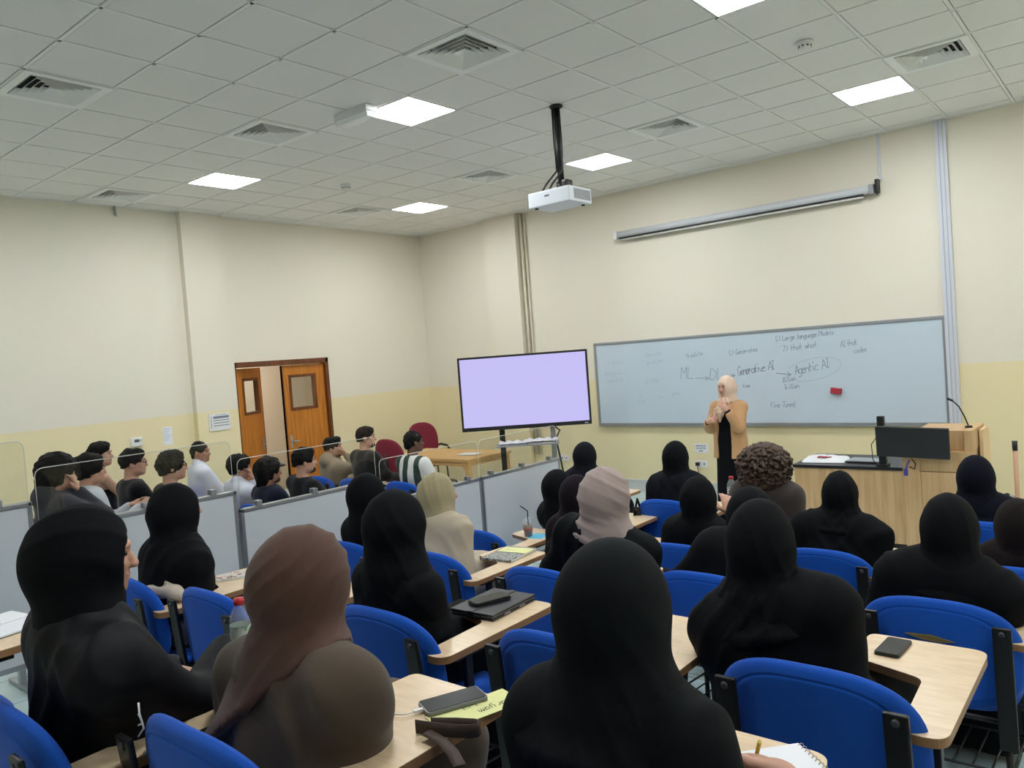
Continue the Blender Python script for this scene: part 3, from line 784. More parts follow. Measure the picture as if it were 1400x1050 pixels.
def maroon_chair(loc, rz, label):
    t = thing('office_chair', label, 'chair', loc, rz, 'maroon chairs at the front table')
    b = MB(); pillow(b, 0.25, 0.29, 0.07, 2.6, 0.05, tilt=-0.12); o = b.build('backrest', M_MAROON, t); o.location = (0, -0.24, 0.80)
    b = MB(); pillow(b, 0.25, 0.24, 0.08, 3.0); o = b.build('seat', M_MAROON, t); o.location = (0, 0.02, 0.46); o.rotation_euler = (-PI/2, 0, 0)
    for s_ in (-1, 1):
        b = MB(); b.tube([(s_*0.27, -0.25, 0.70), (s_*0.29, -0.18, 0.72), (s_*0.29, 0.12, 0.71), (s_*0.29, 0.19, 0.66), (s_*0.28, 0.17, 0.45), (s_*0.22, 0.1, 0.42)], 0.018, 8); b.build('armrest', M_BLACKPL, t)
        b = MB(); b.tube([(s_*0.22, 0.2, 0.43), (s_*0.24, 0.22, 0.02), (s_*0.24, -0.22, 0.02), (s_*0.22, -0.22, 0.44)], 0.013, 8); b.build('leg', M_BLACKMETAL, t)
    b = MB(); b.tube([(0, -0.05, 0.42), (0, -0.24, 0.44), (0, -0.29, 0.6), (0, -0.27, 0.9)], 0.02, 8); b.build('back_bar', M_BLACKMETAL, t)
maroon_chair((1.92, -2.52, 0), 0.1, 'maroon fabric chair with black arms behind the near table edge')
maroon_chair((0.82, -0.95, 0), -2.0, 'taller maroon armchair at the far side of the beech table')

# ================================================================== TEACHER'S DESK
t = thing('teacher_desk', 'light oak teaching desk with black top and raised lectern end', 'desk', (6.9, -1.80, 0), 0)
DKZ = 0.765
b = MB(); b.rbox((0, 0, 0.05), (1.06, 0.72, 0.735), 0.003); b.build('cabinet', M_DESK, t)
b = MB(); b.rbox((-0.01, -0.015, 0.735), (1.0, 0.73, DKZ), 0.004); b.build('desktop', M_DESKTOP, t)
b = MB(); b.rbox((1.0, -0.02, 0.04), (1.145, 0.10, 0.88), 0.003); b.build('corner_post', M_DESK, t)
b = MB(); b.rbox((1.147, -0.018, 0.04), (1.55, 0.62, 0.735), 0.003); b.rbox((1.147, -0.018, 0.742), (1.55, 0.62, 0.92), 0.003); b.build('lectern_cabinet', M_DESK, t)
b = MB(); b.rbox((1.10, 0.05, 0.92), (1.55, 0.62, 1.10), 0.004); b.rbox((1.50, 0.0, 0.92), (1.56, 0.62, 1.105), 0.004); b.build('lectern_top', M_DESK, t)
M_PALEWOOD = mat('pale_lectern_wing', rgb(236, 204, 160), 0.5)
b = MB(); b.prism(rpoly([(0.30, 0.05), (0.66, 0.05), (0.66, 1.08), (0.30, 1.08)], [0, 0, 0.12, 0]), 1.57, 1.60, 'x'); b.build('side_wing', M_PALEWOOD, t)
b = MB(); b.box((0.04, 0.04, 0.0), (1.5, 0.6, 0.05)); b.build('plinth', M_BLACKPL, t)
t = thing('monitor', 'black computer monitor seen from behind on the lectern', 'monitor', (8.01, -1.93, 0.92), 0)
b = MB(); b.rbox((-0.295, -0.02, -0.045), (0.30, 0.015, 0.235), 0.008, RX(0.18) @ RY(0.035)); b.build('casing', mat('monitor_black', rgb(36, 37, 41), 0.5), t)
b = MB(); b.rbox((-0.05, 0.01, 0.0), (0.05, 0.16, 0.03), 0.006); b.rbox((-0.025, 0.02, -0.0), (0.025, 0.05, 0.14), 0.005); b.build('stand', M_BLACKPL, t)
b = MB(); b.tube([(-0.02, -0.02, -0.06), (-0.04, -0.03, -0.10), (-0.05, -0.035, -0.15)], 0.007, 6); b.rbox((-0.07, -0.045, -0.20), (-0.035, -0.025, -0.14), 0.004); b.build('video_cable', mat('vga_blue', rgb(70, 70, 150), 0.5), t)
b = MB(); b.tube([(0.0, -0.03, -0.05), (0.03, -0.035, -0.09), (0.02, -0.03, -0.14), (-0.02, -0.03, -0.12)], 0.006, 6); b.build('power_cable', M_BLACKPL, t)
t = thing('speaker_bar', 'upright black bar standing at the desk edge beside the monitor', 'speaker', (7.72, -1.76, DKZ), 0)
b = MB(); b.rbox((-0.03, -0.03, 0.02), (0.03, 0.03, 0.47), 0.008); b.build('column', M_BLACKPL, t)
b = MB(); b.rbox((-0.05, -0.045, 0.0), (0.05, 0.05, 0.025), 0.006); b.build('base', M_BLACKPL, t)
b = MB(); b.tube([(-0.03, 0.02, 0.3), (-0.10, 0.02, 0.2), (-0.09, 0.01, 0.06), (-0.06, 0.0, 0.01)], 0.004, 6); b.build('cable', M_BLACKPL, t)
t = thing('microphone', 'thin gooseneck microphone rising from the lectern top', 'microphone', (8.40, -1.55, 1.105), 0)
b = MB(); b.lathe([(0, 0), (0.03, 0), (0.03, 0.015), (0.01, 0.02), (0, 0.02)]); b.build('base', M_BLACKPL, t)
b = MB(); b.tube([(0, 0, 0.01), (-0.03, 0, 0.10), (-0.07, 0, 0.19), (-0.12, 0.0, 0.245)], 0.006, 8); b.build('gooseneck', M_BLACKPL, t)
b = MB(); b.tube([(-0.115, 0, 0.242), (-0.16, 0.0, 0.265)], [0.010, 0.012], 10); b.build('capsule', M_BLACKPL, t)
t = thing('carrier_bag', 'white plastic bag with a red print lying on the desk', 'bag', (7.13, -1.55, DKZ + 0.001), 0.1)
b = MB(); nx = 16; vs = []; fs = []
for sd in (0, 1):
    for i in range(nx + 1):
        for j in range(nx + 1):
            u, v = i/nx*2 - 1, j/nx*2 - 1
            e = max(0, (1 - u**4)*(1 - v**4))
            z = 0.004 + sd*(0.032*e**0.5*(1 + 0.25*math.sin(5*u + 3*v) + 0.2*math.sin(7*v - 2*u)) + 0.02*max(0, v))
            vs.append((u*0.20 + 0.015*math.sin(4*v), v*0.15, z))
n1 = (nx+1)**2
for sd in (0, 1):
    for i in range(nx):
        for j in range(nx):
            q = (sd*n1 + i*(nx+1)+j, sd*n1 + (i+1)*(nx+1)+j, sd*n1 + (i+1)*(nx+1)+j+1, sd*n1 + i*(nx+1)+j+1); fs.append(q if sd else q[::-1])
b.add(vs, fs, True); b.build('bag_body', mat('bag_plastic', rgb(226, 228, 232), 0.35), t)
b = MB()
for k in range(4): b.rbox((-0.07 + 0.035*k, -0.04 + 0.012*(k % 2), 0.036), (-0.045 + 0.035*k, 0.03 - 0.01*k, 0.046), 0.002, RZ(0.5*k))
b.build('print', mat('bag_print', rgb(170, 60, 70), 0.5), t)
t = thing('laptop', 'slim closed grey laptop lying on the desk beside the bag', 'laptop', (7.51, -1.52, DKZ + 0.001), -0.08)
MB().rbox((-0.16, -0.11, 0.0), (0.16, 0.11, 0.012), 0.005).build('base', M_BLACKPL, t)
MB().rbox((-0.16, -0.11, 0.012), (0.16, 0.11, 0.022), 0.004).build('lid', mat('laptop_silver', rgb(176, 180, 186), 0.35, metal=0.4), t)
t = thing('pole', 'tall pale wooden pole with black tip standing at the right edge', 'pole', (8.745, -1.55, 0), 0)
b = MB(); b.tube([(0, 0, 0), (-0.005, 0.02, 0.91)], 0.018, 10); b.build('shaft', mat('pole_wood', rgb(206, 160, 132), 0.5), t)
b = MB(); b.tube([(-0.005, 0.02, 0.90), (-0.006, 0.022, 0.985)], [0.02, 0.022], 10); b.build('tip', M_BLACKPL, t)
t = thing('camera_rig', 'small grey metal equipment with knobs beside the wooden pole', 'equipment', (8.66, -1.80, -0.17), 0)
b = MB(); b.rbox((-0.09, -0.06, 0.62), (0.09, 0.06, 0.72), 0.01); b.build('body', M_GREYPL, t)
b = MB()
for k in range(6): b.lathe([(0, 0), (0.018, 0), (0.02, 0.02), (0, 0.028)], (-0.11 + 0.03*k, 0.03*(k % 2) - 0.04, 0.72), 10)
b.build('knob', M_BLACKMETAL, t)
for k in range(3):
    q = 2*PI*k/3 + 0.4
    MB().tube([(0, 0, 0.63), (0.28*math.cos(q), 0.28*math.sin(q), 0.0)], 0.012, 8).build('leg', M_BLACKMETAL, t)

# ================================================================== PARTITION between the sections
PX = 5.0
PAN = [(-9.14, -7.95, 1.46), (-7.93, -6.75, 1.30), (-6.73, -5.54, 1.17), (-5.52, -4.36, 0.985), (-4.35, -3.16, 0.985)]
PLAB = ['white partition panel with clear screen at the far left edge, highest of the row', 'white partition panel between the highest left one and the middle one',
        'white partition panel in the middle of the row below the man in black tee', 'white partition panel beside the beige-scarf woman', 'foremost white partition panel, nearest the display stand']
for (y0, y1, zt), lab in zip(PAN, PLAB):
    zf = 0.0
    for k in range(4):
        if y0 + 0.05 < EDGE[k]: zf = TIER[k+1]
    zf2 = zf
    t = thing('partition_panel', lab, 'partition', (PX, y0, 0), 0, 'white partition panels between the two sections')
    L = y1 - y0; zb = max(zf + 0.10, zt - 0.95)
    b = MB(); b.box((-0.012, 0.02, zb + 0.02), (0.012, L - 0.02, zt - 0.02)); b.build('board', M_PANEL, t)
    b = MB()
    b.rbox((-0.018, 0, zt - 0.028), (0.018, L, zt), 0.006); b.rbox((-0.018, 0, zb), (0.018, L, zb + 0.028), 0.006)
    b.rbox((-0.018, 0, zb), (0.018, 0.024, zt), 0.006); b.rbox((-0.018, L - 0.024, zb), (0.018, L, zt), 0.006)
    b.build('frame', M_ALU, t)
    for yy in (0.12, L - 0.12):
        zl = 0.0
        for k in range(4):
            if y0 + yy < EDGE[k]: zl = TIER[k+1]
        b = MB(); b.box((-0.02, yy - 0.015, zl + 0.02), (0.02, yy + 0.015, zb + 0.01)); b.rbox((-0.16, yy - 0.02, zl), (0.16, yy + 0.02, zl + 0.025), 0.005); b.build('foot', M_ALU, t)
    for yy in (0.14, L*0.5, L - 0.16):
        b = MB(); b.rbox((-0.024, yy - 0.02, zt - 0.01), (-0.006, yy + 0.02, zt + 0.035), 0.004); b.rbox((0.006, yy - 0.02, zt - 0.01), (0.024, yy + 0.02, zt + 0.035), 0.004); b.build('clip', M_ALU, t)
    sh = 0.33
    poly = rpoly([(0.01, zt + 0.001), (L - 0.01, zt + 0.001), (L - 0.01, zt + sh), (0.01, zt + sh)], [0, 0, 0.05, 0.05])
    b = MB(); b.prism(poly, -0.003, 0.003, 'x'); o = b.build('acrylic_screen', M_ACRYL, t); o['label'] = 'clear acrylic screen clipped on top'
    b = MB(); b.tube([(0, a, c) for a, c in poly], 0.0024, 6, closed=True); b.build('screen_edge', M_ACEDGE, o)

# ================================================================== TABLET CHAIRS
M_BOLT = mat('dull_bolt', rgb(70, 72, 76), 0.5, metal=0.5)
def chair_meshes():
    P = []
    b = MB(); pillow(b, 0.285, 0.215, 0.055, 2.7, 0.045, groove=0.84, gd=0.004, tilt=-0.10); P.append(('backrest', b.build('backrest', M_BLUE), (0, -0.235, 0.625), None))
    b = MB(); pillow(b, 0.245, 0.225, 0.06, 3.2, 0.0, gd=0.002); P.append(('seat', b.build('seat', M_BLUE), (0, 0.02, 0.425), (-PI/2, 0, 0)))
    for s_ in (-1, 1):
        b = MB(); R_ = RX(0.10)
        b.rbox((s_*0.225 - 0.031, -0.268, 0.30), (s_*0.225 + 0.031, -0.252, 0.775), 0.006, R_, (0, -0.24, 0.5)); P.append(('back_upright', b.build('back_upright', M_BLACKMETAL), None, None))
    for sx in (-1, 1):
        for sy in (-1, 1):
            b = MB(); b.tube([(sx*0.215, sy*0.20 - 0.02, 0.40), (sx*0.235, sy*0.235 - 0.02, 0.0)], 0.0125, 8); P.append(('leg', b.build('leg', M_BLACKMETAL), None, None))
    b = MB()
    b.tube([(-0.215, -0.22, 0.395), (0.215, -0.22, 0.395), (0.215, 0.18, 0.395), (-0.215, 0.18, 0.395)], 0.012, 8, closed=True)
    for k in range(6): b.tube([(-0.16 + 0.064*k, -0.22, 0.20), (-0.16 + 0.064*k, 0.18, 0.17)], 0.004, 6)
    b.tube([(-0.225, -0.22, 0.20), (0.225, -0.22, 0.20), (0.225, 0.18, 0.17), (-0.225, 0.18, 0.17)], 0.006, 8, closed=True)
    P.append(('under_frame', b.build('under_frame', M_BLACKMETAL), None, None))
    poly = rpoly([(0.215, -0.235), (0.325, -0.235), (0.325, 0.42), (-0.02, 0.42), (-0.035, 0.20), (0.20, 0.12)], [0.06, 0.06, 0.05, 0.03, 0.03, 0.05], 8)
    b = MB(); b.prism(poly, 0.0245, 0.0265); b.cur = 1; b.prism(poly, 0.0, 0.0245); P.append(('tablet', b.build('tablet', [M_TABLET, M_TABLETEDGE]), (0, 0, 0.676), None))
    b = MB(); b.rbox((0.258, -0.075, 0.03), (0.278, -0.04, 0.676), 0.004); b.rbox((0.2, -0.075, 0.385), (0.278, -0.04, 0.405), 0.004); b.rbox((0.24, -0.15, 0.655), (0.30, 0.20, 0.676), 0.004); b.build('x', M_BLACKMETAL)
    o = bpy.data.objects['x']; o.name = 'tablet_support'; P.append(('tablet_support', o, None, None))
    for s_ in (-1, 1):
        b = MB(); b.lathe([(0, 0), (0.011, 0), (0.009, -0.006), (0, -0.007)], (0, 0, 0), 10); o = b.build('bolt', M_BOLT); P.append(('bolt', o, (s_*0.225, -0.2965, 0.75), (PI/2, 0, 0)))
    return P
CH0 = chair_meshes()
TZ = 0.7030          # top of a tablet above the local floor
first_chair = [True]
def place_chair(x, y, tier, rz, label, tablet=True, group='blue tablet chairs'):
    t = thing('tablet_chair', label, 'chair', (x, y, TIER[tier]), rz, group)
    for nm, o, loc, rot in CH0:
        if not tablet and nm.startswith('tablet'): continue
        c = o if first_chair[0] and tablet else o.copy()
        if c is not o: COL.objects.link(c)
        c.parent = t
        if loc: c.location = loc
        if rot: c.rotation_euler = rot
    if tablet: first_chair[0] = False
    return t

# ================================================================== SCULPTING (implicit surfaces -> surface-nets mesh)
class SDF:
    def __init__(s, lo, hi, vox):
        s.lo = np.array(lo, np.float32); s.vox = vox
        s.n = np.ceil((np.array(hi) - np.array(lo))/vox).astype(int) + 1
        s.ax = [(s.lo[i] + np.arange(s.n[i])*vox).astype(np.float32) for i in range(3)]
        s.d = np.full(tuple(s.n), 10.0, np.float32)
    def _blk(s, lo, hi):
        a = np.clip(np.floor((np.asarray(lo) - s.lo)/s.vox).astype(int), 0, s.n); e = np.clip(np.ceil((np.asarray(hi) - s.lo)/s.vox).astype(int) + 1, 0, s.n)
        if (e <= a).any(): return None, None
        sl = tuple(slice(a[i], e[i]) for i in range(3))
        return sl, (s.ax[0][sl[0]][:, None, None], s.ax[1][sl[1]][None, :, None], s.ax[2][sl[2]][None, None, :])
    def _mix(s, sl, dn, k, sub):
        d = s.d[sl]
        if sub:
            dn = -dn
            if k <= 0: s.d[sl] = np.maximum(d, dn); return
            h = np.maximum(k - np.abs(d - dn), 0)/k; s.d[sl] = np.maximum(d, dn) + h*h*k*0.25
        else:
            if k <= 0: s.d[sl] = np.minimum(d, dn); return
            h = np.maximum(k - np.abs(d - dn), 0)/k; s.d[sl] = np.minimum(d, dn) - h*h*k*0.25
    def ell(s, c, r, R=None, k=0.03, sub=False):
        c = np.asarray(c, float); r = np.asarray(r, float); pad = (k + 3*s.vox)
        ext = r if R is None else np.sqrt(((np.asarray(R)*r)**2).sum(1))
        sl, P = s._blk(c - ext - pad, c + ext + pad)
        if sl is None: return s
        x, y, z = P[0] - c[0], P[1] - c[1], P[2] - c[2]
        if R is not None:
            R = np.asarray(R, float)
            x, y, z = (x*R[0, j] + y*R[1, j] + z*R[2, j] for j in range(3))
        k0 = np.sqrt((x/r[0])**2 + (y/r[1])**2 + (z/r[2])**2); k1 = np.sqrt((x/r[0]**2)**2 + (y/r[1]**2)**2 + (z/r[2]**2)**2)
        s._mix(sl, k0*(k0 - 1)/np.maximum(k1, 1e-5), k, sub); return s
    def cone(s, a, b, ra, rb=None, k=0.03, sq=None, sub=False):
        rb = ra if rb is None else rb
        a = np.asarray(a, float); b = np.asarray(b, float); pad = k + 3*s.vox + max(ra, rb)*(1.0 if sq is None else max(1.0, *sq))
        sl, P = s._blk(np.minimum(a, b) - pad, np.maximum(a, b) + pad)
        if sl is None: return s
        q = np.ones(3) if sq is None else 1/np.asarray(sq, float)
        ba = (b - a)*q; L = max((ba**2).sum(), 1e-9)
        x, y, z = (P[0] - a[0])*q[0], (P[1] - a[1])*q[1], (P[2] - a[2])*q[2]
        h = np.clip((x*ba[0] + y*ba[1] + z*ba[2])/L, 0, 1)
        dn = np.sqrt((x - ba[0]*h)**2 + (y - ba[1]*h)**2 + (z - ba[2]*h)**2) - (ra + (rb - ra)*h)
        s._mix(sl, dn, k, sub); return s
    def chain(s, pts, rs, k=0.03, sq=None):
        for i in range(len(pts) - 1): s.cone(pts[i], pts[i+1], rs[i], rs[i+1], k, sq)
        return s
    def below(s, z, keep_above=True):
        """cut away everything under height z"""
        Z = s.ax[2][None, None, :]
        s.d = np.maximum(s.d, (z - Z) if keep_above else (Z - z)); return s
    def plane(s, p, n, k=0.01):
        """cut away the half-space on the side n points to"""
        n = np.asarray(n, float); n = n/np.linalg.norm(n)
        f = (s.ax[0][:, None, None] - p[0])*n[0] + (s.ax[1][None, :, None] - p[1])*n[1] + (s.ax[2][None, None, :] - p[2])*n[2]
        s.d = np.maximum(s.d, f.astype(np.float32)); return s
    def mesh(s, name, disp=None, relax=1):
        d = s.d; ins = d < 0
        c = np.zeros(tuple(np.array(d.shape) - 1), np.uint8)
        OFF = [(i, j, k) for i in (0, 1) for j in (0, 1) for k in (0, 1)]
        N = np.array(d.shape) - 1
        for o in OFF: c += ins[o[0]:o[0]+N[0], o[1]:o[1]+N[1], o[2]:o[2]+N[2]]
        act = np.argwhere((c > 0) & (c < 8))
        vid = np.full(c.shape, -1, np.int32); vid[tuple(act.T)] = np.arange(len(act))
        val = np.stack([d[act[:, 0]+o[0], act[:, 1]+o[1], act[:, 2]+o[2]] for o in OFF], 1)
        acc = np.zeros((len(act), 3)); cnt = np.zeros(len(act)); offs = np.array(OFF, float)
        for i in range(8):
            for j in range(i + 1, 8):
                if np.abs(offs[i] - offs[j]).sum() != 1: continue
                a, b_ = val[:, i], val[:, j]; m = (a < 0) != (b_ < 0)
                t_ = np.where(m, a/np.where(m, a - b_, 1), 0)
                acc += (offs[i] + (offs[j] - offs[i])*t_[:, None])*m[:, None]; cnt += m
        V = s.lo + (act + acc/np.maximum(cnt, 1)[:, None])*s.vox
        Q = []
        for axis in range(3):
            u, v = (axis+1) % 3, (axis+2) % 3
            A = [slice(None)]*3; B = [slice(None)]*3; A[axis] = slice(0, -1); B[axis] = slice(1, None)
            cr = np.argwhere(ins[tuple(A)] != ins[tuple(B)])
            cr = cr[(cr[:, u] > 0) & (cr[:, v] > 0) & (cr[:, u] < N[u]) & (cr[:, v] < N[v])]
            if not len(cr): continue
            e1 = np.zeros(3, int); e1[u] = 1; e2 = np.zeros(3, int); e2[v] = 1
            q = np.stack([vid[tuple((cr - e1 - e2).T)], vid[tuple((cr - e2).T)], vid[tuple(cr.T)], vid[tuple((cr - e1).T)]], 1)
            fl = ins[tuple(cr.T)]; q[~fl] = q[~fl][:, ::-1]; Q.append(q)
        Q = np.concatenate(Q) if Q else np.zeros((0, 4), int)
        Q = Q[(Q >= 0).all(1)]
        for _ in range(relax):
            sm = np.zeros_like(V); dg = np.zeros(len(V))
            for i in range(4):
                a, b_ = Q[:, i], Q[:, (i+1) % 4]
                for x in range(3): sm[:, x] += np.bincount(a, V[b_, x], len(V))
                dg += np.bincount(a, minlength=len(V))
            V = V*0.5 + 0.5*sm/np.maximum(dg, 1)[:, None]
        if disp is not None:
            fn = np.cross(V[Q[:, 2]] - V[Q[:, 0]], V[Q[:, 3]] - V[Q[:, 1]])
            nr = np.zeros_like(V)
            for i in range(4):
                for x in range(3): nr[:, x] += np.bincount(Q[:, i], fn[:, x], len(V))
            nr /= np.maximum(np.linalg.norm(nr, axis=1), 1e-9)[:, None]
            V = disp(V, nr)
        me = bpy.data.meshes.new(name)
        me.vertices.add(len(V)); me.vertices.foreach_set('co', V.astype(np.float32).ravel())
        me.loops.add(len(Q)*4); me.loops.foreach_set('vertex_index', Q.astype(np.int32).ravel())
        me.polygons.add(len(Q)); me.polygons.foreach_set('loop_start', np.arange(0, len(Q)*4, 4, dtype=np.int32))
        me.polygons.foreach_set('use_smooth', np.ones(len(Q), bool))
        me.update(calc_edges=True)
        return me

def wob(V, f, seed):
    """smooth pseudo-noise in -1..1"""
    r = np.random.RandomState(seed); o = np.zeros(len(V))
    for _ in range(5):
        k = r.randn(3); k = k/np.linalg.norm(k)*f*r.uniform(0.6, 1.5)
        o += np.sin(V @ k + r.uniform(0, 6.3))
    return o/3.0
def folds(dirs, amp, seed, warp=0.03, sharp=2.0):
    """cloth folds: patchy ridges running across each (direction, frequency per metre)"""
    def f(V, n):
        o = np.zeros(len(V))
        for i, (dv, fr) in enumerate(dirs):
            dv = np.asarray(dv, float); dv = dv/np.linalg.norm(dv)
            ph = V @ dv + 1.6*warp*wob(V, 8, seed + i) + 0.012*wob(V, 22, seed + 20 + i)
            rg = (0.5 + 0.5*np.sin(2*PI*fr*ph*(1 + 0.0*i)))**sharp
            o += rg*np.clip(1.3*wob(V, 9, seed + 50 + i), 0, 1.4)
        o += 0.6*wob(V, 14, seed + 90)
        return V + n*(amp*o)[:, None]
    return f

def ik(Sh, W, L1, L2, pole):
    Sh = np.asarray(Sh, float); W = np.asarray(W, float); d = W - Sh; D = np.linalg.norm(d)
    if D > (L1 + L2)*0.999: W = Sh + d/D*(L1 + L2)*0.999; d = W - Sh; D = np.linalg.norm(d)
    u = d/D; a = (L1*L1 - L2*L2 + D*D)/(2*D); h = math.sqrt(max(L1*L1 - a*a, 0))
    p = np.asarray(pole, float); p = p - u*(p @ u); p = p/max(np.linalg.norm(p), 1e-6)
    return Sh + u*a + p*h, W

def nrm(v):
    v = np.asarray(v, float); return v/max(np.linalg.norm(v), 1e-9)

def hand_sdf(F, w_, fd, bk, side, curl=0.5, r=1.0):
    """palm, four unequal fingers and a thumb from wrist w_, fingers along fd, back of the hand towards bk"""
    fd = nrm(fd); bk = nrm(np.asarray(bk) - fd*(np.asarray(bk) @ fd)); ac = np.cross(fd, bk)*side   # ac points to the thumb side
    Rm = np.stack([ac, fd, bk], 1)
    w_ = np.asarray(w_, float)
    F.ell(w_ + fd*0.045, (0.040*r, 0.052*r, 0.017*r), Rm, 0.012)
    F.cone(w_ - fd*0.02, w_ + fd*0.02, 0.024*r, 0.024*r, 0.015)
    for i, (off, L) in enumerate(((0.029, 0.072), (0.010, 0.080), (-0.010, 0.075), (-0.028, 0.058))):
        a = w_ + fd*0.082 + ac*off; th = curl*(0.6 + 0.12*i)
        d1 = fd*math.cos(th) - bk*math.sin(th); th2 = th*2.1; d2 = fd*math.cos(th2) - bk*math.sin(th2); th3 = th*2.8; d3 = fd*math.cos(th3) - bk*math.sin(th3)
        p1 = a + d1*L*0.45; p2 = p1 + d2*L*0.32; p3 = p2 + d3*L*0.25
        F.chain([a - fd*0.01, p1, p2, p3], [0.0098*r, 0.0092*r, 0.0084*r, 0.0072*r], 0.004)
    a = w_ + fd*0.02 + ac*0.030
    p1 = a + (ac*0.75 + fd*0.6 - bk*0.25)*0.036; p2 = p1 + (ac*0.25 + fd*0.9 - bk*0.35*(0.5 + curl))*0.030; p3 = p2 + (fd*0.9 - bk*0.3 - ac*0.1)*0.022
    F.chain([w_ + fd*0.012 + ac*0.016, p1, p2, p3], [0.015*r, 0.0125*r, 0.0105*r, 0.0085*r], 0.008)

def head_sdf(F, T, R, h=1.0):
    def c(p): return T(p)
    F.ell(c((0, -0.012, 0.030)), np.array((0.073, 0.093, 0.086))*h, R, 0.02)
    F.ell(c((0, 0.030, -0.032)), np.array((0.056, 0.062, 0.078))*h, R, 0.03)
    F.ell(c((0, 0.068, -0.088)), np.array((0.026, 0.024, 0.020))*h, R, 0.025)
    for s_ in (-1, 1):
        F.ell(c((s_*0.040, 0.020, -0.062)), np.array((0.020, 0.040, 0.026))*h, R, 0.03)
        F.ell(c((s_*0.038, 0.066, -0.022)), np.array((0.022, 0.018, 0.020))*h, R, 0.02)
        F.ell(c((s_*0.076, -0.010, -0.012)), np.array((0.010, 0.018, 0.031))*h, R, 0.008)
        F.ell(c((s_*0.031, 0.098, 0.006)), np.array((0.017, 0.014, 0.011))*h, R, 0.012, sub=True)
        F.cone(c((s_*0.012, 0.090, 0.024)), c((s_*0.045, 0.078, 0.024)), 0.009*h, 0.007*h, 0.012)
    F.cone(c((0, 0.086, 0.012)), c((0, 0.108, -0.026)), 0.007*h, 0.010*h, 0.010)
    F.ell(c((0, 0.104, -0.032)), np.array((0.016, 0.012, 0.009))*h, R, 0.008)
    F.ell(c((0, 0.088, -0.054)), np.array((0.021, 0.011, 0.006))*h, R, 0.006)
    F.ell(c((0, 0.086, -0.066)), np.array((0.018, 0.011, 0.007))*h, R, 0.006)

